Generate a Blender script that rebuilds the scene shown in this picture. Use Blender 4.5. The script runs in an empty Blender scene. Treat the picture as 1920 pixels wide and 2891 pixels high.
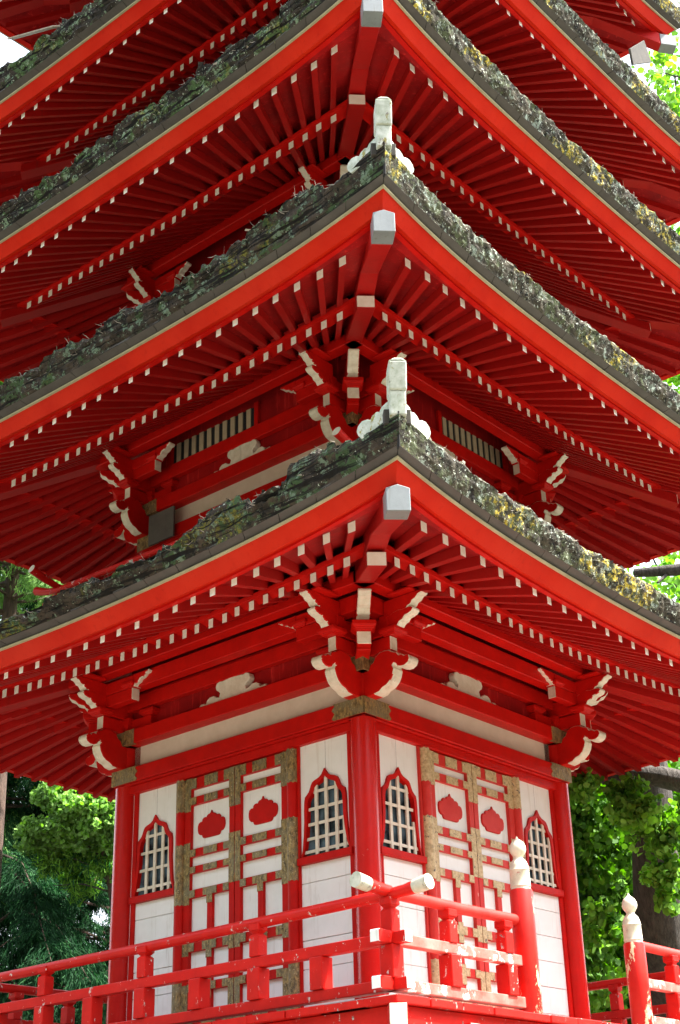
import bpy, math, random
import numpy as np
from mathutils import Vector, Matrix, noise
PI=math.pi; R_=math.radians
random.seed(7); rng=np.random.default_rng(7)
SC=bpy.context.scene
COL=SC.collection
# ------------------------------------------------------------------ camera
GZ=-4.45                                   # ground level (window sill of the storey in view is z=0)
CP=(9.6670,-11.3473,-2.9133); YAW,PITCH,ROLL=2.2588,.45630,-.03670; FPX=4084.86; PPX,PPY=1015.92,1443.77
def cam_axes():
    cy,sy=math.cos(YAW),math.sin(YAW); cp,sp=math.cos(PITCH),math.sin(PITCH)
    fw=Vector((cy*cp,sy*cp,sp)); rt=Vector((sy,-cy,0)); up=rt.cross(fw)
    c,s=math.cos(ROLL),math.sin(ROLL)
    return c*rt+s*up, -s*rt+c*up, fw
RT,UP,FW=cam_axes()
cd=bpy.data.cameras.new('camera'); cam=bpy.data.objects.new('camera',cd); COL.objects.link(cam); SC.camera=cam
M=Matrix((RT,UP,-FW)).transposed().to_4x4(); M.translation=Vector(CP); cam.matrix_world=M
cd.sensor_fit='VERTICAL'; cd.sensor_height=36.0; cd.lens=36.0*FPX/2891
cd.shift_x=-(PPX-960)/2891; cd.shift_y=(PPY-1445.5)/2891
cd.clip_start=.1; cd.clip_end=2000
def px(P):
    d=Vector(P)-Vector(CP); z=d.dot(FW)
    if z<.1: return (-9999,-9999)
    return (PPX+FPX*d.dot(RT)/z, PPY-FPX*d.dot(UP)/z)
def inframe(P,m=20):
    x,y=px(P); return -m<x<1920+m and -m<y<2891+m
# ------------------------------------------------------------------ world, sun, exposure
SUN_EL=R_(57); SUN_AZ=R_(30)               # azimuth: direction towards the sun, from +x towards +y
w=bpy.data.worlds.new('World'); SC.world=w; w.use_nodes=True
nt=w.node_tree; nt.nodes.clear()
sky=nt.nodes.new('ShaderNodeTexSky'); sky.sky_type='NISHITA'; sky.sun_disc=False
sky.sun_elevation=SUN_EL; sky.sun_rotation=PI/2-SUN_AZ; sky.air_density=1.3; sky.dust_density=3.0; sky.ozone_density=1.0
bg=nt.nodes.new('ShaderNodeBackground'); bg.inputs[1].default_value=.15
wo=nt.nodes.new('ShaderNodeOutputWorld'); hs=nt.nodes.new('ShaderNodeHueSaturation'); hs.inputs['Saturation'].default_value=.42; nt.links.new(sky.outputs[0],hs.inputs['Color']); nt.links.new(hs.outputs[0],bg.inputs[0]); nt.links.new(bg.outputs[0],wo.inputs[0])
sl=bpy.data.lights.new('sun','SUN'); sl.energy=4.5; sl.angle=R_(.6); sl.color=(1,.95,.87)
so=bpy.data.objects.new('sun',sl); COL.objects.link(so)
sd=Vector((math.cos(SUN_EL)*math.cos(SUN_AZ),math.cos(SUN_EL)*math.sin(SUN_AZ),math.sin(SUN_EL)))
so.rotation_euler=sd.to_track_quat('Z','Y').to_euler(); so.location=(30,20,40)
SC.view_settings.view_transform='Standard'; SC.view_settings.look='None'; SC.view_settings.gamma=1
SC.view_settings.use_curve_mapping=False
SC.view_settings.exposure=2.4
SC.cycles.max_bounces=10; SC.cycles.diffuse_bounces=6
# ------------------------------------------------------------------ materials
def newmat(name):
    m=bpy.data.materials.new(name); m.use_nodes=True; t=m.node_tree; b=t.nodes['Principled BSDF']; return m,t,b
def N(t,k,**kw):
    n=t.nodes.new(k)
    for a,v in kw.items():
        if a in n.inputs.keys() if isinstance(a,str) else False: n.inputs[a].default_value=v
        else: setattr(n,a,v)
    return n
def noise_fac(t,scale,detail=5,rough=.6,lo=.4,hi=.6,stretch=None,coord='Object'):
    tc=N(t,'ShaderNodeTexCoord'); src=tc.outputs[coord]
    if stretch:
        mp=N(t,'ShaderNodeMapping'); mp.inputs['Scale'].default_value=stretch; t.links.new(src,mp.inputs[0]); src=mp.outputs[0]
    n=N(t,'ShaderNodeTexNoise'); n.inputs['Scale'].default_value=scale; n.inputs['Detail'].default_value=detail; n.inputs['Roughness'].default_value=rough
    t.links.new(src,n.inputs['Vector'])
    mr=N(t,'ShaderNodeMapRange'); mr.inputs['From Min'].default_value=lo; mr.inputs['From Max'].default_value=hi
    t.links.new(n.outputs['Fac'],mr.inputs['Value']); return mr.outputs[0], n.outputs['Fac']
def mix(t,f,a,b):
    m=N(t,'ShaderNodeMix',data_type='RGBA')
    if isinstance(f,float): m.inputs['Factor'].default_value=f
    else: t.links.new(f,m.inputs['Factor'])
    for i,v in ((6,a),(7,b)):
        if isinstance(v,tuple): m.inputs[i].default_value=(*v,1)
        else: t.links.new(v,m.inputs[i])
    return m.outputs[2]
def bump(t,b,h,strength=.3,dist=.01):
    bp=N(t,'ShaderNodeBump'); bp.inputs['Strength'].default_value=strength; bp.inputs['Distance'].default_value=dist
    t.links.new(h,bp.inputs['Height']); t.links.new(bp.outputs[0],b.inputs['Normal'])
def mulf(t,a,b):
    m=N(t,'ShaderNodeMath',operation='MULTIPLY'); t.links.new(a,m.inputs[0]); t.links.new(b,m.inputs[1]); return m.outputs[0]
def paint(name,col,dark,rough=.45,chip=None,chipamt=0,scale=6,spec=.5,chipscale=14,grain=True,fade=None,streak=None,vary=0):
    m,t,b=newmat(name)
    f,_=noise_fac(t,scale,6,.65,.3,.75); c=mix(t,f,dark,col)
    if fade:
        f2,_=noise_fac(t,1.7,4,.6,.35,.75); g2=N(t,'ShaderNodeMath',operation='MULTIPLY'); g2.inputs[1].default_value=fade[3]; t.links.new(f2,g2.inputs[0]); c=mix(t,g2.outputs[0],c,fade[:3])
    if streak:
        f7,_=noise_fac(t,2.2,6,.7,.56,.74,stretch=(9,9,.8)); c=mix(t,f7,c,streak)
        f8,_=noise_fac(t,1.5,4,.6,.5,.75); c=mix(t,mulf(t,f7,f8),c,tuple(v*.8 for v in streak))
    if vary:
        oi=N(t,'ShaderNodeObjectInfo'); mv=N(t,'ShaderNodeMath',operation='MULTIPLY'); mv.inputs[1].default_value=vary; t.links.new(oi.outputs['Random'],mv.inputs[0]); c=mix(t,mv.outputs[0],c,tuple(v*.6 for v in dark))
    f4,h4=noise_fac(t,90,3,.6,.28,.36); c=mix(t,f4,dark,c)     # fly specks and dirt in the brush marks
    if chip:
        f3,h3=noise_fac(t,chipscale,9,.72,1-chipamt,1-chipamt+.015,stretch=(1,1,.55)); c=mix(t,f3,c,chip)
        f5,_=noise_fac(t,chipscale*.8,4,.6,.5,.6); c=mix(t,mulf(t,f3,f5),c,(.2,.18,.17))
        inv=N(t,'ShaderNodeMath',operation='SUBTRACT'); inv.inputs[0].default_value=1; t.links.new(f3,inv.inputs[1])
        bump(t,b,inv.outputs[0],.5,.004)
    else:
        _,h=noise_fac(t,35,6,.7,0,1,stretch=(1,1,1)); bump(t,b,h,.18,.006)
    t.links.new(c,b.inputs['Base Color']); b.inputs['Roughness'].default_value=rough; b.inputs['Specular IOR Level'].default_value=spec
    return m
MT={}
MT['red']=paint('red_paint',(.56,.007,.004),(.40,.006,.004),.45,spec=.12)
MT['red_rafter']=paint('rafter_red_paint',(.42,.008,.007),(.34,.006,.005),.5,scale=4,spec=.14,vary=.45,streak=(.26,.012,.010))
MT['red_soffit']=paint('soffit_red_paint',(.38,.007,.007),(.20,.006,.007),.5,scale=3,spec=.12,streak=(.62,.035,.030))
MT['orange']=paint('vermilion_paint',(.52,.016,.003),(.43,.010,.003),.5,spec=.08,scale=2,streak=(.42,.012,.004),fade=(.64,.045,.02,.35))
MT['red_old']=paint('weathered_red_paint',(.58,.010,.006),(.44,.007,.005),.42,chip=(.62,.55,.50),chipamt=.385,scale=8,fade=(.62,.05,.035,.18),spec=.18)
MT['red_post']=paint('post_red_paint',(.56,.008,.005),(.46,.006,.004),.26,chip=(.66,.20,.15),chipamt=.33,chipscale=26,fade=(.58,.03,.02,.15),spec=.35)
MT['white']=paint('white_paint',(.84,.86,.84),(.77,.79,.76),.5,chip=(.25,.22,.18),chipamt=.29,chipscale=30,streak=(.66,.65,.60))
MT['frieze']=paint('aged_white_paint',(.66,.58,.48),(.55,.47,.37),.55)
MT['cream']=paint('cream_paint',(.82,.78,.67),(.62,.55,.42),.5,scale=14,vary=.35,streak=(.5,.45,.35))
MT['cream_old']=paint('weathered_cream_paint',(.78,.72,.58),(.50,.47,.34),.5,chip=(.52,.14,.10),chipamt=.36,scale=9,chipscale=9)
MT['strip']=paint('tan_batten_paint',(.40,.36,.22),(.26,.23,.13),.6)
MT['board']=paint('grey_brown_board',(.088,.078,.07),(.055,.048,.045),.75,scale=5)
MT['greycap']=paint('grey_metal_paint',(.20,.22,.225),(.14,.155,.16),.4,scale=4,streak=(.12,.12,.10))
MT['dark']=paint('dark_interior',(.012,.011,.012),(.006,.006,.007),.9)
MT['greyboard']=paint('grey_weathered_board',(.13,.12,.11),(.08,.075,.07),.8)
def brass():
    m,t,b=newmat('brass_fitting_metal')
    f,h=noise_fac(t,38,5,.7,.38,.62,stretch=(1,1,.5)); c=mix(t,f,(.085,.060,.026),(.40,.28,.10))
    f2,_=noise_fac(t,9,5,.6,.45,.7); c=mix(t,f2,c,(.22,.19,.11))
    f3,_=noise_fac(t,60,3,.6,.62,.68); c=mix(t,f3,c,(.55,.46,.28))
    t.links.new(c,b.inputs['Base Color']); b.inputs['Metallic'].default_value=.35; b.inputs['Roughness'].default_value=.5; bump(t,b,h,.6,.008); return m
MT['brass']=brass()
def brass_old():
    m,t,b=newmat('flaking_brass_paint')
    f,h=noise_fac(t,30,5,.7,.40,.6); c=mix(t,f,(.38,.28,.13),(.60,.47,.26))
    f2,_=noise_fac(t,24,7,.7,.6,.63); c=mix(t,f2,c,(.06,.05,.045))
    t.links.new(c,b.inputs['Base Color']); b.inputs['Roughness'].default_value=.55; bump(t,b,h,.5,.005); return m
MT['brass_old']=brass_old()
def glass():
    m,t,b=newmat('dark_glass'); f,_=noise_fac(t,5,3,.5,.4,.65); c=mix(t,f,(.012,.018,.024),(.10,.16,.20))
    t.links.new(c,b.inputs['Base Color']); b.inputs['Roughness'].default_value=.12; return m
MT['glass']=glass()
def mossmat(name,yellow,green,pale,brown,yam,sp,strata):
    m,t,b=newmat(name)
    f,h=noise_fac(t,7,7,.7,.36,.62); c=mix(t,f,(.022,.020,.018),brown)
    f1,_=noise_fac(t,3.2,6,.7,.50,.56); f1b,_=noise_fac(t,14,5,.7,.42,.5); c=mix(t,mulf(t,f1,f1b),c,green)
    f2,_=noise_fac(t,8,6,.75,.555,.59); c=mix(t,f2,c,pale)
    f3a,_=noise_fac(t,1.6,3,.5,yam,yam+.06); f3b,_=noise_fac(t,17,7,.75,.51,.56); c=mix(t,mulf(t,f3a,f3b),c,yellow)
    f5,h5=noise_fac(t,20,5,.7,.38,.43); inv=N(t,'ShaderNodeMath',operation='SUBTRACT'); inv.inputs[0].default_value=1; t.links.new(f5,inv.inputs[1]); c=mix(t,inv.outputs[0],c,(.012,.012,.011))
    f6,_=noise_fac(t,34,3,.7,sp,sp+.02); c=mix(t,f6,c,(.46,.50,.42))
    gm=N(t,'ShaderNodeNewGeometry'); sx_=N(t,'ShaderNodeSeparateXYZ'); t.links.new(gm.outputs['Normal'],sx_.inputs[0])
    mu=N(t,'ShaderNodeMapRange'); mu.inputs['From Min'].default_value=.66; mu.inputs['From Max'].default_value=.95; mu.inputs['To Max'].default_value=.7; t.links.new(sx_.outputs[2],mu.inputs[0]); c=mix(t,mu.outputs[0],c,(.36,.36,.30))  # upward faces paler: lichen, with the sunlit top edge put into the colour
    # layering of the bark shingles
    wv=N(t,'ShaderNodeTexNoise'); tc=N(t,'ShaderNodeTexCoord'); mp=N(t,'ShaderNodeMapping'); mp.inputs['Scale'].default_value=(1.2,1.2,26) if strata else (6,6,10); t.links.new(tc.outputs['Object'],mp.inputs[0]); t.links.new(mp.outputs[0],wv.inputs['Vector']); wv.inputs['Scale'].default_value=1.6; wv.inputs['Detail'].default_value=5
    if strata:
        ms=N(t,'ShaderNodeMapRange'); ms.inputs['From Min'].default_value=.40; ms.inputs['From Max'].default_value=.47; t.links.new(wv.outputs['Fac'],ms.inputs[0]); c=mix(t,ms.outputs[0],(.014,.013,.012),c)
    ad=N(t,'ShaderNodeMath',operation='ADD'); t.links.new(wv.outputs['Fac'],ad.inputs[0]); t.links.new(h,ad.inputs[1])
    t.links.new(c,b.inputs['Base Color']); b.inputs['Roughness'].default_value=.95; b.inputs['Specular IOR Level'].default_value=.1
    bump(t,b,ad.outputs[0],1,.03); return m
MT['moss']=mossmat('mossy_bark_shingles',(.14,.13,.03),(.050,.085,.040),(.13,.18,.13),(.07,.055,.042),.60,.68,True)
MT['moss_up']=mossmat('pale_mossy_bark',(.16,.17,.05),(.07,.12,.05),(.17,.24,.16),(.06,.05,.04),.60,.64,True)
MT['moss_e']=mossmat('lichened_bark_shingles',(.40,.31,.04),(.085,.10,.055),(.21,.25,.21),(.085,.075,.055),.50,.625,False)
MT['deck_top']=paint('worn_deck_boards',(.24,.21,.19),(.15,.13,.12),.7,scale=9)
MT['tip']=paint('rafter_tip_paint',(.86,.84,.76),(.74,.70,.60),.5,scale=14,vary=.12)
MT['rail_cap']=paint('weathered_rail_cap',(.62,.60,.50),(.34,.37,.27),.6,chip=(.30,.27,.22),chipamt=.42,scale=12,chipscale=22)
MT['slat']=paint('tan_slat_paint',(.50,.40,.27),(.36,.28,.18),.6)
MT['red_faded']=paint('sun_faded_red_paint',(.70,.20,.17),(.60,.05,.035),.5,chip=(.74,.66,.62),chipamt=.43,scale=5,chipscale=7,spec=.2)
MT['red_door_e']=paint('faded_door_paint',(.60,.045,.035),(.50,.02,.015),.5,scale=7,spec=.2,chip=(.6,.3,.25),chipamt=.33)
MT['peel']=paint('peeling_post_paint',(.60,.020,.012),(.50,.008,.005),.4,chip=(.74,.55,.34),chipamt=.44,scale=8,chipscale=4.5,spec=.25)
MT['thatch']=paint('roof_top_bark',(.05,.042,.032),(.022,.020,.017),.9,scale=12)
MT['twig']=paint('dry_twig',(.42,.37,.30),(.20,.16,.12),.8,scale=20)
MT['ornament']=paint('lichened_ornament',(.60,.62,.57),(.28,.32,.24),.8,scale=16,chip=(.25,.22,.06),chipamt=.42,chipscale=18)
def leafmat(name,a,b_,trans=.35,spec=.22):
    m,t,b=newmat(name); oi=N(t,'ShaderNodeObjectInfo')
    f,_=noise_fac(t,1.1,4,.6,.3,.7); c=mix(t,f,a,b_)
    f2,_=noise_fac(t,14,2,.6,.3,.75); c=mix(t,mulf(t,f2,f),c,tuple(min(1,x*1.7) for x in b_))
    t.links.new(c,b.inputs['Base Color']); b.inputs['Roughness'].default_value=.6; b.inputs['Specular IOR Level'].default_value=spec
    tr=N(t,'ShaderNodeBsdfTranslucent'); hs=N(t,'ShaderNodeHueSaturation'); hs.inputs['Value'].default_value=1.5; hs.inputs['Saturation'].default_value=1.15; t.links.new(c,hs.inputs['Color']); t.links.new(hs.outputs[0],tr.inputs['Color'])
    ms=N(t,'ShaderNodeMixShader'); ms.inputs[0].default_value=trans
    out=t.nodes['Material Output']; t.links.new(b.outputs[0],ms.inputs[1]); t.links.new(tr.outputs[0],ms.inputs[2]); t.links.new(ms.outputs[0],out.inputs[0]); return m
MT['leaf_dark']=leafmat('conifer_needles_dark',(.004,.015,.007),(.011,.042,.016),.2,.05)
MT['leaf_blue']=leafmat('conifer_needles',(.012,.05,.022),(.035,.11,.035),.3,.06)
MT['leaf_lime']=leafmat('young_conifer_foliage',(.08,.17,.045),(.20,.34,.10),.4,.12)
MT['leaf_green']=leafmat('broad_leaves',(.030,.085,.012),(.07,.18,.02),.4)
MT['leaf_bright']=leafmat('sunlit_broad_leaves',(.09,.2,.03),(.16,.32,.05),.45)
def bark(name,a,b_):
    m,t,b=newmat(name); f,h=noise_fac(t,5,8,.7,.35,.65,stretch=(5,5,.7)); c=mix(t,f,a,b_)
    t.links.new(c,b.inputs['Base Color']); b.inputs['Roughness'].default_value=.9; bump(t,b,h,1,.05); return m
MT['bark']=bark('tree_bark',(.022,.017,.013),(.085,.072,.06))
MT['bark_red']=bark('redwood_bark',(.04,.025,.018),(.12,.07,.05))
def ground():
    m,t,b=newmat('gravel_ground'); f,h=noise_fac(t,3,8,.7,.35,.65); c=mix(t,f,(.12,.11,.09),(.22,.20,.165)); f2,_=noise_fac(t,.15,4,.6,.5,.62)
    c=mix(t,f2,c,(.06,.08,.035)); t.links.new(c,b.inputs['Base Color']); b.inputs['Roughness'].default_value=.95; bump(t,b,h,.5,.02); return m
MT['ground']=ground()
# ------------------------------------------------------------------ mesh collecting
XYS=[1]
class MB:
    def __init__(s): s.v=[]; s.f=[]; s.m=[]; s.mats=[]
    def mi(s,k):
        if k not in s.mats: s.mats.append(k)
        return s.mats.index(k)
    def add(s,vs,fs,k):
        o=len(s.v); s.v+= [tuple(v) for v in vs]; i=s.mi(k)
        for f in fs: s.f.append(tuple(a+o for a in f)); s.m.append(i)
    def hexa(s,p,k,kend=None):      # p: 8 points, bottom 4 (ccw from above) then top 4; kend: dict face index->material
        fs=[(0,3,2,1),(4,5,6,7),(0,1,5,4),(1,2,6,5),(2,3,7,6),(3,0,4,7)]
        for i,f in enumerate(fs):
            s.add([p[a] for a in f],[(0,1,2,3)],(kend or {}).get(i,k))
    def box(s,a,b,k,kend=None,c=0.0):
        x0,y0,z0=a; x1,y1,z1=b
        x0,x1=min(x0,x1),max(x0,x1); y0,y1=min(y0,y1),max(y0,y1); z0,z1=min(z0,z1),max(z0,z1)
        s.hexa([(x0,y0,z0),(x1,y0,z0),(x1,y1,z0),(x0,y1,z0),(x0,y0,z1),(x1,y0,z1),(x1,y1,z1),(x0,y1,z1)],k,kend)
    def beam(s,p0,p1,wd,hg,k,up=(0,0,1),k0=None,k1=None):     # rectangular bar from p0 to p1
        p0=Vector(p0); p1=Vector(p1); d=(p1-p0).normalized(); sx=d.cross(Vector(up)).normalized(); uz=sx.cross(d)
        q=[]
        for u in (-hg/2,hg/2):
            q+= [p0-sx*wd/2+uz*u,p1-sx*wd/2+uz*u,p1+sx*wd/2+uz*u,p0+sx*wd/2+uz*u]
        q=[q[0],q[3],q[2],q[1],q[4],q[7],q[6],q[5]]
        s.hexa(q,k,{2:k0 or k,4:k1 or k})
    def tube(s,pts,r,k,n=12,cap=True,kcap=None):
        pts=[Vector(p) for p in pts]; rs=r if isinstance(r,(list,tuple)) else [r]*len(pts)
        ref=Vector((0,0,1)) if abs((pts[-1]-pts[0]).normalized().z)<.9 else Vector((1,0,0))
        vs=[]
        for i,p in enumerate(pts):
            d=(pts[min(i+1,len(pts)-1)]-pts[max(i-1,0)]).normalized(); a=d.cross(ref).normalized(); b=a.cross(d)
            for j in range(n):
                an=2*PI*j/n; vs.append(p+a*math.cos(an)*rs[i]+b*math.sin(an)*rs[i])
        fs=[]
        for i in range(len(pts)-1):
            for j in range(n): fs.append((i*n+j,(i+1)*n+j,(i+1)*n+(j+1)%n,i*n+(j+1)%n))
        s.add(vs,fs,k)
        if cap:
            L=(len(pts)-1)*n; s.add(vs[:n],[tuple(range(n))],kcap or k); s.add(vs[L:],[tuple(range(n-1,-1,-1))],kcap or k)
    def lathe(s,prof,c,k,n=20,ks=None):
        for i in range(len(prof)-1):
            (r0,z0),(r1,z1)=prof[i],prof[i+1]; vs=[]
            for j in range(n):
                a=2*PI*j/n; vs.append((c[0]+r0*math.cos(a),c[1]+r0*math.sin(a),c[2]+z0))
            for j in range(n):
                a=2*PI*j/n; vs.append((c[0]+r1*math.cos(a),c[1]+r1*math.sin(a),c[2]+z1))
            s.add(vs,[(j,(j+1)%n,n+(j+1)%n,n+j) for j in range(n)],(ks[i] if ks else k))
    def prism(s,outline,fn,t0,t1,kface,kedge):   # outline (a,b) ccw; fn(a,b,t)->xyz
        n=len(outline); A=[fn(a,b,t0) for a,b in outline]; B=[fn(a,b,t1) for a,b in outline]
        s.add(A,[tuple(range(n))],kface); s.add(B,[tuple(range(n-1,-1,-1))],kface)
        for i in range(n):
            j=(i+1)%n; s.add([A[j],A[i],B[i],B[j]],[(0,1,2,3)],kedge(i) if callable(kedge) else kedge)
    def mesh(s,name,smooth=False):
        V=s.v if XYS[0]==1 else [(x*XYS[0],y*XYS[0],z) for x,y,z in s.v]      # upper storeys are narrower
        me=bpy.data.meshes.new(name); me.from_pydata(V,[],s.f)
        for k in s.mats: me.materials.append(MT[k])
        me.polygons.foreach_set('material_index',s.m)
        me.validate(); 
        import bmesh
        bm=bmesh.new(); bm.from_mesh(me); bmesh.ops.remove_doubles(bm,verts=bm.verts,dist=1e-5); bmesh.ops.recalc_face_normals(bm,faces=bm.faces); bm.to_mesh(me); bm.free()
        if smooth:
            me.polygons.foreach_set('use_smooth',[True]*len(me.polygons)); me.set_sharp_from_angle(angle=R_(38))
        return me
def link(name,me,parent=None,rz=0,loc=(0,0,0),mod=None,**pr):
    o=bpy.data.objects.new(name,me); COL.objects.link(o)
    if parent is not None:
        o.parent=parent
        if parent.type=='EMPTY': loc=Vector(loc)-parent.location
    o.location=loc; o.rotation_euler=(0,0,rz)
    for a,b in pr.items(): o[a]=b
    return o
def bev(o,wd=.004,seg=1):
    m=o.modifiers.new('edge','BEVEL'); m.width=wd; m.segments=seg; m.limit_method='ANGLE'; m.angle_limit=R_(40); return o
def rot(P,k):
    x,y,z=P
    for _ in range(k%4): x,y=-y,x
    return (x,y,z)
def thing(name,loc,label,cat,group=None):
    o=bpy.data.objects.new(name,None); o.empty_display_size=.3; COL.objects.link(o); o.location=loc; o['label']=label; o['category']=cat
    if group: o['group']=group
    return o
# ------------------------------------------------------------------ ground
def sheet():
    n=60; vs=[];fs=[]
    for i in range(n+1):
        for j in range(n+1):
            x=-300+600*(i/n); y=-300+600*(j/n); d=math.hypot(x,y)
            z=GZ+ (max(0,d-14)*.10 if d<80 else 6.6) * (.5+.5*noise.noise(Vector((x*.03,y*.03,0))))*.5
            vs.append((x,y,z if d>14 else GZ))
    for i in range(n):
        for j in range(n): a=i*(n+1)+j; fs.append((a,a+n+1,a+n+2,a+1))
    me=bpy.data.meshes.new('ground'); me.from_pydata(vs,[],fs); me.materials.append(MT['ground']); o=link('ground',me); o['kind']='structure'
sheet()
# ------------------------------------------------------------------ pagoda
H=1.6
PAG=thing('pagoda',(0,0,GZ),'tall red pagoda with stacked curved roofs, fan rafters and white painted rafter ends','pagoda')
def S4(name,me,parent,sides=(0,1,2,3),bevel=0,**pr):
    out=[]
    for k in sides:
        o=link(name,me,parent,rz=k*PI/2,**pr)
        if bevel: bev(o,bevel)
        out.append(o)
    return out
def core(z0,z1,e,k='dark'):
    b=MB(); b.box((-e,-e,z0),(e,e,z1),k); return b
# ---- generic upper work of a storey (beams, frieze, purlins, brackets), dz = height offset
def arc(cx,cz,r,a0,a1,n):
    return [(cx+r*math.cos(R_(a0+(a1-a0)*i/(n-1))),cz+r*math.sin(R_(a0+(a1-a0)*i/(n-1)))) for i in range(n)]
KIB=[(.06,1.362),(.20,1.362),(.26,1.372),(.30,1.40),(.35,1.415),(.395,1.45),(.425,1.50),(.44,1.55),(.425,1.585),(.44,1.60),(.465,1.585),(.48,1.56),(.52,1.545),(.565,1.545),(.605,1.565),(.625,1.60),(.615,1.635),(.59,1.65),(.56,1.645),(.535,1.665),(.50,1.665),(.475,1.70),(.43,1.715),(.39,1.74),(.33,1.75),(.27,1.742),(.225,1.715),(.20,1.67),(.165,1.655),(.15,1.62),(.06,1.60)]
NOSE2=[(0,1.80),(.36,1.80),(.385,1.815),(.40,1.86),(.45,1.875),(.455,1.905),(.49,1.925),(.53,1.93),(.55,1.955),(.585,1.965),(.61,1.985),(.63,2.0),(.66,2.02),(.655,2.05),(.62,2.065),(.58,2.06),(.55,2.075),(.50,2.07),(.46,2.055),(.41,2.045),(.36,2.04),(0,2.04)]
NOSE2=[(a,b+.10) for a,b in [(0,1.80),(.375,1.80),(.43,1.825),(.45,1.845),(.49,1.85),(.515,1.885),(.555,1.895),(.58,1.925),(.615,1.93),(.66,1.945),(.685,1.975),(.665,2.0),(.62,2.005),(.56,2.0),(.50,2.01),(.42,1.99),(.36,1.97),(0,1.97)]]
NOSE3=[(0,2.05),(.20,2.05),(.225,2.075),(.265,2.08),(.285,2.11),(.325,2.12),(.345,2.15),(.38,2.16),(.41,2.19),(.45,2.20),(.46,2.235),(0,2.235)]
NOSES=[(0,2.09),(.02,2.09),(.045,2.125),(.085,2.13),(.11,2.16),(.155,2.17),(.19,2.20),(.23,2.205),(.24,2.235),(.0,2.235)]
def nose(b,prof,org,dr,wd,dz,kf='red',ke='cream',ztop=None):
    dr=Vector(dr).normalized(); sx=Vector((-dr.y,dr.x,0)); org=Vector(org)
    zmax=max(z for _,z in prof)
    fn=lambda a,z,t: tuple(org+dr*a+sx*t+Vector((0,0,z+dz)))
    n=len(prof)
    def ke_(i):
        a,z=prof[i]; a2,z2=prof[(i+1)%n]
        return ke if (max(a,a2)>.0+prof[1][0]*.98 and i<n-2 and i>=1) else kf
    b.prism(prof,fn,-wd/2,wd/2,kf,ke_)
def masu(b,c,s,z0,z1,rzv=0,k='red'):       # bearing block: square top half, concave tapered foot
    cx,cy=c; zm=z0+(z1-z0)*.5
    def ring(r,z): 
        return [(cx+math.cos(rzv)*ax*r-math.sin(rzv)*ay*r,cy+math.sin(rzv)*ax*r+math.cos(rzv)*ay*r,z) for ax,ay in ((-1,-1),(1,-1),(1,1),(-1,1))]
    b.hexa(ring(s/2,zm)+ring(s/2,z1),k)
    prof=[(.34,0),(.36,.25),(.41,.6),(.5,1)]
    for i in range(3):
        b.hexa(ring(s*prof[i][0],z0+(zm-z0)*prof[i][1])+ring(s*prof[i+1][0],z0+(zm-z0)*prof[i+1][1]-1e-4),k)
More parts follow.
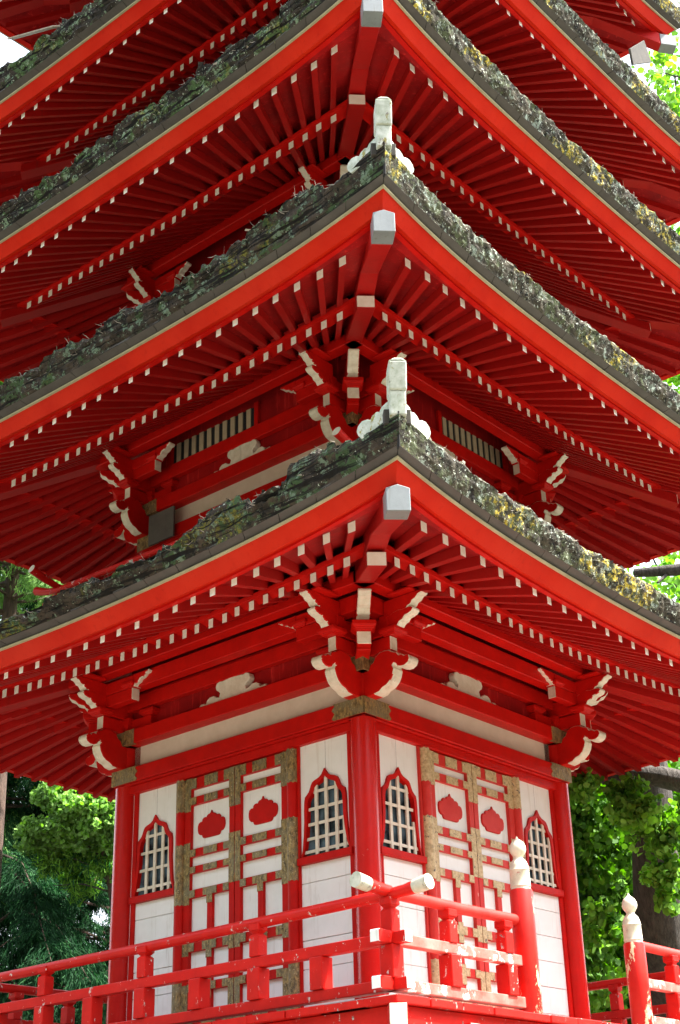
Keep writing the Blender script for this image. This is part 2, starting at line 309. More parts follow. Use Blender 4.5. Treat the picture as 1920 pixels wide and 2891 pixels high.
def cornerset(dz,parent):
    """brackets over the corner post at (H,-H); turned for the other three corners"""
    C=Vector((H,-H,0)); dg=Vector((1,-1,0)).normalized()
    for k in range(4):
        vis=inframe(rot((H,-H,1.9+dz),k),120)
        if not vis: continue
        rz=k*PI/2
        key=('cs',round(dz,3))
        if key not in CACHE:
            L={}
            for nm,dr in (('a',(1,0,0)),('b',(0,-1,0))):
                b=MB(); nose(b,KIB,C,dr,.135,dz); L['carved_beam_nose'+nm]=b.mesh('carved_beam_nose',False)
                b=MB(); nose(b,NOSE2,C,dr,.105,dz); L['bracket_nose'+nm]=b.mesh('bracket_nose')
                b=MB(); d=Vector(dr); 
                b.beam(C+Vector((0,0,1.815+dz)),C+d*.40+Vector((0,0,1.815+dz)),.10,.135,'red',k1='cream'); L['bracket_arm'+nm]=b.mesh('bracket_arm')
                b=MB(); p=C+d*.395; masu(b,(p.x,p.y),.20,1.884+dz,1.955+dz); L['bearing_block'+nm]=b.mesh('bearing_block')
                # outrigger beam parallel to the other wall, at the end of the arm
                o=Vector((-1,0,0)) if nm=='b' else Vector((0,1,0)); q=C+d*.33
                b=MB(); b.beam(q-o*.06+Vector((0,0,2.03+dz)),q+o*.46+Vector((0,0,2.03+dz)),.10,.125,'red',k1='cream'); L['bracket_arm'+nm+'o']=b.mesh('bracket_arm')
                b=MB(); nose(b,[(a+.0,z) for a,z in NOSES],q+o*.46,o,.10,dz); b.beam(q+Vector((0,0,2.165+dz)),q+o*.46+Vector((0,0,2.165+dz)),.10,.13,'red'); L['bracket_nose'+nm+'o']=b.mesh('bracket_nose')
                b=MB(); p=q+o*.40; masu(b,(p.x,p.y),.17,2.094+dz,2.155+dz); L['bearing_block'+nm+'o']=b.mesh('bearing_block')
                b=MB(); nose(b,NOSE3,q,d,.10,dz); L['bracket_nose'+nm+'3']=b.mesh('bracket_nose')
                b=MB(); p=C+d*.58+Vector((0,0,0)); b.box((p.x-.13,p.y-.13,2.236+dz),(p.x+.13,p.y+.13,2.262+dz),'red'); L['bearing_plate'+nm]=b.mesh('bearing_plate')
                # inner arm lying along the wall
                b=MB(); o2=-d; b.beam(C+Vector((0,0,1.815+dz)),C+o2*.42+Vector((0,0,1.815+dz)),.16,.135,'red'); L['bracket_arm'+nm+'i']=b.mesh('bracket_arm')
                b=MB(); p=C+o2*.36; masu(b,(p.x,p.y),.21,1.884+dz,1.955+dz); L['bearing_block'+nm+'i']=b.mesh('bearing_block')
            b=MB(); b.beam(C+Vector((0,0,1.76+dz)),C+dg*.33+Vector((0,0,1.80+dz)),.13,.13,'red'); b.beam(C+dg*.20+Vector((0,0,1.825+dz)),C+dg*.42+Vector((0,0,1.825+dz)),.13,.12,'red',k1='cream'); L['bracket_armd']=b.mesh('bracket_arm')
            b=MB(); p=C+dg*.37; masu(b,(p.x,p.y),.22,1.886+dz,1.975+dz,PI/4); L['bearing_blockd']=b.mesh('bearing_block')
            b=MB(); nose(b,[(0,1.976),(.33,1.976),(.37,1.99),(.40,2.03),(.45,2.04),(.48,2.08),(.54,2.095),(.57,2.13),(.62,2.15),(.65,2.19),(.64,2.215),(0,2.215)],C,dg,.125,dz); L['bracket_nosed']=b.mesh('bracket_nose')
            b=MB(); masu(b,(H,-H),.26,1.752+dz,1.90+dz); L['bearing_blockc']=b.mesh('bearing_block')
            b=MB(); p=C+dg*.085; b.box((H-.15,-H-.15,1.60+dz),(H+.15,-H+.15,1.75+dz),'brass'); L['brass_cap']=b.mesh('brass_cap')
            b=MB(); b.tube([(H,-H,1.36+dz),(H,-H,1.60+dz)],.105,'red',16); L['post_head']=b.mesh('post_head',True)
            CACHE[key]=L
        par=None
        for nm,me in CACHE[key].items():
            base=me.name.split('.')[0]
            if par is None: par=link('corner_bracket',CACHE[key]['bearing_blockc'],parent,rz=rz)
            if nm=='bearing_blockc': continue
            o=link(base,me,par); bev(o,.005 if 'nose' not in base else .008,1)
CACHE={}
def storey_top(dz,slit=False,win=False):
    T=1.42+0*dz
    def side(name,fn,bevel=0,sides=(0,1),smooth=False):
        b=MB(); fn(b); return S4(name,b.mesh(name,smooth),PAG,sides,bevel)
    e=1.71
    def nageshi(b):
        b.box((-e+.0,-e,1.205+dz),(e,-1.5,1.36+dz),'red')
    def lip(b): b.box((-1.69,-1.69,1.182+dz),(1.69,-1.5,1.2025+dz),'red')
    n=side('head_beam',nageshi,.008); 
    side('beam_moulding',lip,.004)
    def bc(b,s_):
        for s in (s_,):
            x0,x1=(1.71-.36,1.716) if s>0 else (-1.716,-1.71+.36)
            o=[(x0,1.208),(x1,1.208),(x1,1.363),(x0,1.363)]
            w_=[.0,.018,-.012,.012,.0]
            xe=x0 if s>0 else x1; sg=-1 if s>0 else 1
            pts=[]
            for i,z in enumerate(np.linspace(1.208,1.363,9)): pts.append((xe+sg*(.018*math.sin(i*PI/2)+.006),z))
            if s>0: ol=[(x1,1.208),(x1,1.363)]+pts[::-1]
            else: ol=[(x0,1.363),(x0,1.208)]+pts
            b.prism(ol,lambda a,z,t:(a,t,z+dz),-1.716,-1.70,'brass','brass')
    for k,o in enumerate(n):
        for s in (-1,1):
            key=('bc',dz,s)
            if key not in CACHE: b=MB(); bc(b,s); CACHE[key]=b.mesh('brass_corner')
            link('brass_corner',CACHE[key],o)
    side('frieze_board',lambda b:b.box((-1.5,-1.60,1.36+dz),(1.5,-1.57,1.604+dz),'frieze'))
    n=side('upper_beam',lambda b:b.box((-1.74,-1.745,1.60+dz),(1.74,-1.5,1.752+dz),'red'),.006)
    for o in n:
        for s in (-1,1):
            key=('be',dz,s)
            if key not in CACHE:
                b=MB(); b.box((s*1.36,-1.749,1.598+dz),(s*1.50,-1.70,1.754+dz),'brass'); CACHE[key]=b.mesh('brass_sleeve')
            link('brass_sleeve',CACHE[key],o)
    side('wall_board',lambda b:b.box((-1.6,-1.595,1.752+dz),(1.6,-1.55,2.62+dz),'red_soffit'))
    side('wall_purlin',lambda b:(b.box((-1.6,-1.68,1.985+dz),(1.6,-1.60,2.14+dz),'red'),b.box((-1.6,-1.66,2.14+dz),(1.6,-1.60,2.165+dz),'red')),.006)
    if not slit: side('tie_beam',lambda b:(b.box((-1.93,-1.93,2.10+dz),(1.93,-1.80,2.26+dz),'red'),b.box((-1.6,-1.80,2.235+dz),(1.6,-1.6,2.26+dz),'red_soffit')),.006)
    side('eave_purlin',lambda b:b.box((-2.12,-2.12,2.262+dz),(2.12,-1.97,2.385+dz),'red'),.008)
    # cloud board
    half=[(0,1.752),(.47,1.752),(.475,1.785),(.445,1.81),(.40,1.805),(.375,1.795),(.36,1.83),(.32,1.855),(.265,1.855),(.225,1.83),(.19,1.82),(.175,1.86),(.195,1.885),(.225,1.90),(.24,1.935),(.225,1.975),(.18,1.99),(.145,1.98),(.12,1.985),(.0,1.995)]
    full=half+[(-a,z) for a,z in half[::-1] if a>0]
    b=MB(); b.prism(full,lambda a,z,t:(a,t,z+dz),-1.675,-1.60,'cream','cream'); S4('cloud_board',b.mesh('cloud_board'),PAG,(0,1),.006)
    if win:
        for k,(x0,x1) in ((0,(-1.2,.12)),(1,(.08,1.30))):
            b=MB(); b.box((x0-.05,-1.602,2.15+dz),(x1+.05,-1.598,2.43+dz),'dark'); 
            f=link('slit_window',b.mesh('slit_window'),PAG,rz=k*PI/2)
            for xx in (x0-.09,x1+.05):
                b=MB(); b.box((xx,-1.64,2.145+dz),(xx+.06,-1.6,2.46+dz),'red'); link('window_jamb',b.mesh('window_jamb'),f)
            nb=10; sp=(x1-x0)/nb; bm_=MB(); bm_.box((-.034,-1.615,2.15+dz),(.034,-1.603,2.43+dz),'slat'); me=bm_.mesh('window_slat')
            for i in range(nb):
                o=bpy.data.objects.new('window_slat',me); COL.objects.link(o); o.parent=f; o.location=((x0+sp*(i+.5))*XYS[0],0,0)
    cornerset(dz,PAG)
# ---- roof
NU=28
def uk(i):
    v=(i-NU/2+.5)*.0625; return v*(1+.076*v*v)
def make_roof(z0,e0,rise,idx,detail=True,dzb=0):
    EF,EB=e0-.20,e0-1.09
    def cs(t): return abs(t)/e0
    def ed(t): return e0+.20*min(1.1,abs(t)/4)**4                       # plan bow of the eave
    zs=lambda t: z0+rise*abs(t/4)**1.7
    zf=lambda u: z0-.143+rise*.95*abs(u)**1.8
    zb=lambda u: z0+.115+rise*.80*abs(u)**1.8
    EP,zp=((EB-.64,z0+.475),(1.91,z0+.635),(1.79,z0+.72),(1.67,z0+.74),(1.6,z0+.74))[idx]      # rafter centre line over the eave purlin
    def zbase(e,u): a=(EB-e)/(EB-EP); return zb(u)+a*(zp-zb(u))
    def zfly(e,u):
        zi=zb(u)+.135; a=(EF-e)/(EF-EB); return zf(u)+a*(zi-zf(u))
    def onside(u,e,z): return (u*e,-e,z)
    # soffit + upper surface = the roof mesh itself
    b=MB(); nu=40
    us=[-1+2*i/nu for i in range(nu+1)]
    for i in range(nu):
        u0,u1=us[i],us[i+1]
        def strip(fn,k):
            P0=fn(u0);P1=fn(u1)
            for j in range(len(P0)-1): b.add([P0[j],P1[j],P1[j+1],P0[j+1]],[(0,1,2,3)],k)
        def und(u):
            c=lambda e,z:(u*e,-e,z); el=ed(u*e0)-.085
            pts=[c(1.0,zbase(1.0,u)+.052),c(EB-.02,zbase(EB-.02,u)+.052)]
            return pts
        def und2(u):
            c=lambda e,z:(u*e,-e,z); el=ed(u*e0)-.14
            return [c(EB-.06,zfly(EB-.06,u)+.046),c(EF+.01,zfly(EF+.01,u)+.046),c(el,zs(u*e0)-.108)]
        def top(u):
            c=lambda e,z:(u*e,-e,z); el=ed(u*e0)
            return [c(el+.13,zs(u*e0)+.20),c(e0-.6,zs(u*e0)*.6+.4*z0+.42),c(2.6,z0+.72),c(1.5,z0+1.42)]
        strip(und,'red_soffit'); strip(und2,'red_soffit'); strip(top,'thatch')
    me=b.mesh('roof',False)
    roofs=None
    # one mesh for all four sides
    allb=MB()
    for k in range(4):
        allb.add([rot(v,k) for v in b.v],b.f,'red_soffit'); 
    allb.m=[]; allb.mats=list(b.mats)
    for k in range(4): allb.m+=b.m
    R=link('roof',allb.mesh('roof'),PAG)
    # fascia, batten, kioi per side
    def curve(nm,prof,k,nseg=48,bow=True,lim=1.0,zfn=None,efn=None,kk=None):
        """prof: list of (de,dz) closed section"""
        b=MB(); n=len(prof)
        for i in range(nseg):
            for j in range(n):
                q=[]
                for (ii,jj) in ((i,j),(i+1,j),(i+1,(j+1)%n),(i,(j+1)%n)):
                    u=lim*(-1+2*ii/nseg); de,dzz=prof[jj]; e=efn(u)+de; q.append((u*e,-e,zfn(u)+dzz))
                b.add(q,[(0,1,2,3)],k)
        return b.mesh(nm,True)
    ef=lambda u: ed(u*e0); zf_=lambda u: zs(u*e0)
    fas=curve('fascia_board',[(-.150,-.108),(-.105,-.116),(-.012,0),(-.150,0)],'orange',zfn=zf_,efn=ef)
    fil=curve('eave_fillet',[(-.205,-.125),(-.152,-.128),(-.152,-.06),(-.205,-.06)],'red',zfn=zf_,efn=ef)
    bat=curve('eave_batten',[(-.010,-.002),(.010,.002),(.015,.012),(.008,.022),(-.010,.024)],'strip',zfn=zf_,efn=ef)
    kio=curve('rafter_beam',[(-.13,.052),(.022,.052),(.030,.092),(-.13,.092)],'red',zfn=lambda u:zb(u),efn=lambda u:EB)
    for nm,me_ in (('fascia_board',fas),('eave_fillet',fil),('eave_batten',bat),('rafter_beam',kio)): S4(nm,me_,R)
    # rafters
    def rafter(u,e1,e2,zfn,wd,hg,k):
        b=MB(); q=[]
        hw=wd/2*math.sqrt(1+u*u)
        for dzz in (-hg/2,hg/2):
            q+= [(u*e1-hw,-e1,zfn(e1,u)+dzz),(u*e2-hw,-e2,zfn(e2,u)+dzz),(u*e2+hw,-e2,zfn(e2,u)+dzz),(u*e1+hw,-e1,zfn(e1,u)+dzz)]
        jx,jz=random.uniform(-.006,.006),random.uniform(-.004,.004); jy=random.uniform(-.010,.010)
        q=[q[1],q[2],q[3],q[0],q[5],q[6],q[7],q[4]]
        q=[((x+jx,y+jy,z+jz) if i in (0,1,4,5) else (x,y,z)) for i,(x,y,z) in enumerate(q)]
        b.hexa(q,'red_rafter',{2:'tip'})
        # short white return on the tip
        return b
    joinB=MB(); joinF=MB()
    for i in range(NU):
        u=uk(i)
        bb=rafter(u,1.35,EB,zbase,.054,.088,'b'); bf=rafter(u,EB-.10,EF,zfly,.056,.088,'f')
        mb=mf=None
        for k in range(4):
            tipb=rot((u*EB,-EB,zb(u)),k); tipf=rot((u*EF,-EF,zf(u)),k); inn=rot((u*1.9,-1.9,zb(u)+.3),k)
            show=(k in (0,1)) or (inframe(tipf) or inframe(inn))
            if not show: 
                continue
            if inframe(tipb) or inframe(inn):
                mb=mb or bb.mesh('base_rafter'); link('base_rafter',mb,R,rz=k*PI/2)
            else: joinB.add([rot(v,k) for v in bb.v],bb.f,'red_rafter')
            if inframe(tipf) or inframe(tipb):
                mf=mf or bf.mesh('flying_rafter'); link('flying_rafter',mf,R,rz=k*PI/2)
            else: joinF.add([rot(v,k) for v in bf.v],bf.f,'red_rafter')
    if joinB.v: o=link('unseen_base_rafters',joinB.mesh('base_rafters'),R); o.name='base_rafter_run'; o['kind']='stuff'
    if joinF.v: o=link('unseen_flying_rafters',joinF.mesh('flying_rafters'),R); o.name='flying_rafter_run'; o['kind']='stuff'
    # eave boards with butt joints under the bark
    nb=20; 
    for j in range(nb):
        b=MB(); t0=-1+2*j/nb+.0009; t1=-1+2*(j+1)/nb-.0009; q=[]
        for s_ in range(3):
            u0=t0+(t1-t0)*s_/3; u1=t0+(t1-t0)*(s_+1)/3; P=[]
            jig=.0015*((j*7)%3-1)
            for u in (u0,u1):
                e=ef(u); z=zf_(u); P.append([(u*(e+a),-(e+a),z+c+jig) for a,c in ((-.02,.025),(.078,.058),(.078,.076),(-.02,.05))])
            b.hexa([P[0][0],P[0][1],P[1][1],P[1][0],P[0][3],P[0][2],P[1][2],P[1][3]],'board')
        me_=b.mesh('eave_board')
        for k in range(4):
            u=(t0+t1)/2; p=rot((u*e0,-e0,z0),k)
            if k in(0,1) and not inframe(p,150): continue
            link('eave_board',me_,R,rz=k*PI/2)
    # bark edge
    for k in range(4):
        fine=k in (0,1)
        if fine: nseg=620
        else: nseg=120
        sd_=idx*17+k*5.3
        prof=[(.02,.060),(.080,.060),(.092,.085),(.115,.125),(.120,.14),(.137,.175),(.130,.18),(.146,.215),(.138,.22),(.152,.255),(.13,.29),(.06,.315),(-.15,.36),(-.5,.44)] if fine else [(.02,.06),(.08,.06),(.14,.17),(.15,.25),(.08,.31),(-.4,.42)]
        V=[];n=len(prof)
        S=(k==0)
        for i in range(nseg+1):
            u=-1+2*i/nseg; t=u*e0; e=ef(u); z=zf_(u)
            nf=noise.noise(Vector((t*.9+sd_,3.1,0)))
            chunk=noise.noise(Vector((t*2.6+sd_,7.7,0))); sm=noise.noise(Vector((t*9+sd_,1.7,0)))
            near=max(0.02,min(1,(1-abs(u))*5.5-.12))            # crisp near the corner
            if S:
                q1=noise.noise(Vector((t*.75+sd_*3,9.1,0))); q2=noise.noise(Vector((t*1.9+sd_,4.4,0)))
                st=(.30 if q1>.04 else 0)+(.20 if q2>.10 else 0)+(-.16 if q2<-.22 else 0)
                hgt=(.66+.34*max(0,u)+(.22 if idx>=1 else 0))+near*(st+.22*sm+.10*nf)
            else: hgt=1.04+near*(.10*chunk+.08*nf+.05*sm)
            hgt=max(.40,hgt)
            for j,(a,c) in enumerate(prof):
                c2=c if c<.08 else .060+(c-.060)*hgt*.95
                r=0
                if j>=2:
                    P=Vector((t*2.4+sd_,c*20,k)) if S else Vector((t*7+sd_,c*9,k)); r=(.040*near)*noise.noise(P*1.1)+(.028*near+.003)*noise.noise(P*2.3)+(.010*near)*noise.noise(Vector((t*22+sd_,c*60,k)))
                    r*=1.2 if S else .5; 
                    if j>=9: c2+= (.030 if S else .016)*near*(noise.noise(Vector((t*12+sd_,j,2)))+.5*noise.noise(Vector((t*33+sd_,j,5))))
                a2=a+r
                uu=max(-1,min(1,u)); V.append((uu*(e+a2),-(e+a2),z+c2+(.4*r if j>2 else 0)))
        F=[]
        for i in range(nseg):
            for j in range(n-1): F.append((i*n+j,(i+1)*n+j,(i+1)*n+j+1,i*n+j+1))
        me_=bpy.data.meshes.new('bark_edge'); me_.from_pydata(V,[],F); me_.materials.append(MT['moss' if idx<2 else 'moss_up'] if k in(0,2,3) else MT['moss_e'])
        o=link('bark_edge',me_,R,rz=k*PI/2)
        # loose bark scraps and twigs along the top
        if fine:
            b=MB(); cnt=330 if S else 170
            for _ in range(cnt):
                i=random.randrange(nseg+1); j=random.choice((9,10,10,11,11,12,8,6)); x,y,z=V[i*n+j]
                if abs(x)>e0-.15: continue
                ln=random.uniform(.02,.075)*(1.3 if S else .8); d=Vector((random.gauss(0,1),random.gauss(-.3,.5),random.gauss(.15,.55))).normalized()*ln
                if random.random()<.85:
                    w_=random.uniform(.0012,.003); p=Vector((x,y,z)); q=p+d; r_=p+d*.5+Vector((0,0,random.gauss(0,.012)))
                    b.add([p+Vector((0,0,-w_)),p+Vector((w_,0,w_)),r_+Vector((w_,0,w_)),r_+Vector((0,0,-w_)),q],[(0,1,2,3),(3,2,4)],'twig')
                else:
                    p=Vector((x,y,z)); d2=d.cross(Vector((random.random(),random.random(),random.random()))).normalized()*random.uniform(.008,.03)
                    b.add([p-d*.5-d2,p+d*.5-d2*.6,p+d*.5+d2,p-d*.4+d2*.8],[(0,1,2,3)],random.choice(('moss','moss','twig','thatch')))
            o=link('bark_scraps',b.mesh('bark_scraps'),R,rz=k*PI/2); o['kind']='stuff'
    # hips, corner by corner
    kcs=[k for k in range(4) if inframe(rot((e0,-e0,z0),k),150) or inframe(rot((2.6,-2.6,z0+.2),k),150) or k==0]
    EC=ef(1.0); zc=zf_(1.0)
    def hipbar(pts,wd,hg,k,kend,name,cap=None):
        b=MB(); sx=Vector((1,1,0)).normalized()*wd/2
        for i in range(len(pts)-1):
            (e1,zz1),(e2,zz2)=pts[i],pts[i+1]
            q=[]
            for zz in (0,hg): 
                q+= [Vector((e1,-e1,zz1+zz))-sx,Vector((e2,-e2,zz2+zz))-sx,Vector((e2,-e2,zz2+zz))+sx,Vector((e1,-e1,zz1+zz))+sx]
            kk=cap if (cap and i==len(pts)-2) else k
            b.hexa([q[1],q[2],q[3],q[0],q[5],q[6],q[7],q[4]],kk,{2:(kend if i==len(pts)-2 else kk)})
        return b.mesh(name)
    zu=zc-.39
    h1=hipbar([(1.3,z0+.66+(.18 if idx else 0)),(EB,z0+.20),(EB+.36,z0+.13),(EC-.20,zu+.035)],.165,.20,'red_rafter','red_rafter','hip_rafter')
    # capped tip with a shallow gable top
    b=MB(); sx=Vector((1,1,0)).normalized()
    def tipsec(e,z): 
        w_=.088; return [Vector((e,-e,z))-sx*w_,Vector((e,-e,z))+sx*w_,Vector((e,-e,z+.185))+sx*w_,Vector((e,-e,z+.215)),Vector((e,-e,z+.185))-sx*w_]
    A=tipsec(EC-.20,zu+.032); B=tipsec(EC-.045,zu)
    b.add(A,[(4,3,2,1,0)],'greycap'); b.add(B,[(0,1,2,3,4)],'greycap')
    for i in range(5): j=(i+1)%5; b.add([A[i],A[j],B[j],B[i]],[(0,1,2,3)],'greycap')
    h1c=b.mesh('hip_rafter_cap')
    h2=hipbar([(1.2,zp-.15+(EP-1.2)*.45),(EP+.02,zp-.155),(EB+.10,z0+.02)],.165,.13,'red_rafter','tip','base_hip_rafter')
    # ridge-end ornament: stepped post and cloud curls
    b=MB()
    def osec(e,z,w_): return [Vector((e,-e,z))-sx*w_,Vector((e,-e,z))+sx*w_]
    dg=Vector((1,-1,0)).normalized()
    c0=Vector((EC+.085,-EC-.085,zc+.30)); q=[]
    lean=dg*.05
    def blk(c,w_,d_,z1,z2,l1,l2):
        P=[]
        for z,l in ((z1,l1),(z2,l2)):
            cc=c+lean*l
            P+= [cc+dg*d_+sx*(-w_)+Vector((0,0,z)),cc+dg*d_+sx*w_+Vector((0,0,z)),cc-dg*d_+sx*w_+Vector((0,0,z)),cc-dg*d_-sx*w_+Vector((0,0,z))]
        b.hexa(P,'ornament')
    blk(c0,.060,.072,-.04,.15,0,.5)
    blk(c0,.066,.085,.15,.36,.5,1.6)
    cc=c0+lean*1.6
    P=[cc+dg*.085-sx*.07+Vector((0,0,.36)),cc+dg*.085+sx*.07+Vector((0,0,.36)),cc-dg*.085+sx*.07+Vector((0,0,.36)),cc-dg*.085-sx*.07+Vector((0,0,.36))]
    top=[p+Vector((0,0,.022)) for p in P]
    t2=[cc+dg*.085-sx*.025+Vector((0,0,.386)),cc+dg*.085+sx*.03+Vector((0,0,.386)),cc-dg*.085+sx*.03+Vector((0,0,.386)),cc-dg*.085-sx*.025+Vector((0,0,.386))]
    b.hexa(P+t2,'ornament')
    orn=b.mesh('ridge_end_post')
    b=MB()
    curl=[(-.0,-.02),(-.30,-.02),(-.33,.02),(-.345,.06),(-.33,.10),(-.29,.125),(-.24,.115),(-.21,.095),(-.19,.12),(-.15,.135),(-.12,.12),(-.10,.15),(-.05,.165),(0,.165)]
    for s in (1,-1):
        dr=Vector((-1,0,0)) if s>0 else Vector((0,1,0)); oo=c0+Vector((0,0,-.03))-dg*.05; sy=Vector((0,1,0)) if s>0 else Vector((-1,0,0))
        b.prism(curl,lambda a,z,t,dr=dr,oo=oo,sy=sy:tuple(oo-dr*a+sy*t+Vector((0,0,z-abs(a)*.10))),-.05,.05,'ornament','ornament')
    cur=b.mesh('ridge_end_scroll')
    b=MB(); 
    for (e1,z1,e2,z2) in ((EC+.09,zc+.28,e0-.5,zc+.33),(e0-.5,zc+.33,2.0,z0+1.05)):
        b.beam((e1,-e1,z1),(e2,-e2,z2),.20,.12,'thatch')
    rid=b.mesh('hip_ridge')
    b=MB(); b.beam((EC+.055,-EC-.055,zc+.04),(EC+.108,-EC-.108,zc+.30),.018,.10,'dark',up=(1,-1,0)); seam=b.mesh('corner_gap')
    for k in kcs:
        for nm,me_ in (('hip_rafter',h1),('base_hip_rafter',h2),('hip_ridge',rid),('corner_gap',seam)):
            o=link(nm,me_,R,rz=k*PI/2); bev(o,.006)
        o=link('hip_rafter_cap',h1c,R,rz=k*PI/2); bev(o,.005)
        o=link('ridge_end_post',orn,R,rz=k*PI/2); bev(o,.010,2)
        o=link('ridge_end_scroll',cur,R,rz=k*PI/2); bev(o,.018,2)
    return R
ROOFS=[(1.913,3.83,.155),(4.475,3.82,.075),(6.87,3.80,.06),(9.10,3.74,.06),(11.98,3.42,.05)]
for i,(z,e,r) in enumerate(ROOFS):
    make_roof(z,e,r,i)
DZ=[0,2.68,5.16,7.41]; SX=[1,.93,.86,.80]
for i,d in enumerate(DZ): XYS[0]=SX[i]; storey_top(d,slit=i>=1,win=i==1)
XYS[0]=1
o=link('dark_interior',core(GZ+.2,13.5,1.18).mesh('dark_interior'),PAG)
# wall backing between the visible storeys
for i in (1,2,3):
    d=DZ[i]; XYS[0]=SX[i]; b=MB(); b.box((-1.60,-1.585,-.60+d),(1.60,-1.41,1.184+d),'red'); S4('upper_wall',b.mesh('upper_wall'),PAG,(0,1,2,3))
    b=MB(); b.tube([(H,-H,.3+d),(H,-H,1.205+d)],.115,'red',16); S4('post',b.mesh('post',True),PAG,(0,1,3))
XYS[0]=1
for d in DZ[:1]:
    b=MB(); b.box((-1.6,-1.6,1.2+d),(1.6,-1.41,2.6+d),'red_soffit'); S4('rear_wall',b.mesh('rear_wall'),PAG,(2,3))
# second storey balcony
def upper_balcony(zd,e):
    b=MB(); b.box((-e-.1,-e-.1,zd-.10),(e+.1,e+.1,zd),'red_old'); f=link('upper_balcony_floor',b.mesh('upper_balcony_floor'),PAG)
    for k in (0,1,2,3):
        if k>1 and k!=3: continue
        b=MB(); o_=.05 if k%2 else 0; b.tube([(-e-.36,-e,zd+.56+o_),(-e-.18,-e,zd+.50+o_),(-e,-e,zd+.46+o_),(0,-e,zd+.40+o_),(e,-e,zd+.46+o_),(e+.18,-e,zd+.50+o_),(e+.36,-e,zd+.56+o_)],[.05,.042,.035,.035,.035,.042,.05],'red_old',12,kcap='cream_old'); link('top_rail',b.mesh('top_rail',True),f,rz=k*PI/2)
        b=MB(); b.box((-e-.16,-e-.03,zd+.20),(e+.16,-e+.03,zd+.27),'red_old'); link('middle_rail',b.mesh('middle_rail'),f,rz=k*PI/2)
        for t in np.linspace(-e,e,8):
            b=MB(); b.box((t-.04,-e-.035,zd),(t+.04,-e+.035,zd+.40),'red_old'); link('baluster',b.mesh('baluster'),f,rz=k*PI/2)
upper_balcony(2.96,2.20)
b=MB(); b.box((-1.34,-1.66,3.86),(-.94,-1.635,4.22),'greyboard'); link('grey_panel',b.mesh('grey_panel'),PAG)
# ------------------------------------------------------------------ main storey walls
WS=(0,1)
def zline(z): return z
b=MB(); b.tube([(H,-H,-1.45),(H,-H,1.184)],.115,'red_post',28); b.tube([(H,-H,-.352),(H,-H,-.348)],.118,'red_post',28); pm=b.mesh('corner_post',True)
S4('corner_post',pm,PAG)
b=MB(); b.box((-1.55,-1.655,1.10),(1.55,-1.56,1.181),'red'); S4('lintel',b.mesh('lintel'),PAG,WS,.005)
b=MB(); b.box((-1.6,-1.6,-1.45),(1.6,-1.41,1.2),'white'); S4('plain_wall',b.mesh('plain_wall'),PAG,(2,3))
b=MB(); b.box((-1.6,-1.54,-1.45),(1.6,-1.41,1.2),'dark'); S4('wall_core',b.mesh('wall_core'),PAG,WS)
OUT=[(.315,.0),(.30,.045),(.275,.13),(.262,.25),(.254,.37),(.254,.48),(.25,.56),(.24,.605),(.205,.628),(.185,.65),(.172,.69),(.150,.725),(.110,.745),(.070,.752),(.035,.778),(.0,.832)]
INN=[(.282,.05),(.252,.13),(.230,.25),(.217,.37),(.214,.46),(.211,.54),(.200,.58),(.170,.60),(.149,.63),(.134,.675),(.105,.70),(.064,.71),(.028,.735),(.0,.765)]
def sym(h): return h+[(-a,z) for a,z in h[::-1] if a>0]
def ring_prism(b,out,inn,fn,t0,t1,k,kin=None):
    n=len(out); m=len(inn)
    # resample both to same count by parameter
    def res(p,nn):
        p=[Vector((a,z)) for a,z in p]; L=[0]
        for i in range(1,len(p)): L.append(L[-1]+(p[i]-p[i-1]).length)
        o=[]
        for i in range(nn):
            s=L[-1]*i/(nn-1); j=max(jj for jj in range(len(L)) if L[jj]<=s+1e-9); j=min(j,len(p)-2); f=(s-L[j])/max(1e-9,L[j+1]-L[j]); o.append(p[j].lerp(p[j+1],f))
        return o
    nn=61; A=res(out,nn); B=res(inn,nn)
    for i in range(nn-1):
        for t,fl in ((t0,0),(t1,1)):
            q=[fn(A[i].x,A[i].y,t),fn(A[i+1].x,A[i+1].y,t),fn(B[i+1].x,B[i+1].y,t),fn(B[i].x,B[i].y,t)]; b.add(q,[(0,1,2,3)],k)
        b.add([fn(A[i].x,A[i].y,t0),fn(A[i+1].x,A[i+1].y,t0),fn(A[i+1].x,A[i+1].y,t1),fn(A[i].x,A[i].y,t1)],[(0,1,2,3)],k)
        b.add([fn(B[i].x,B[i].y,t0),fn(B[i+1].x,B[i+1].y,t0),fn(B[i+1].x,B[i+1].y,t1),fn(B[i].x,B[i].y,t1)],[(0,1,2,3)],kin or k)
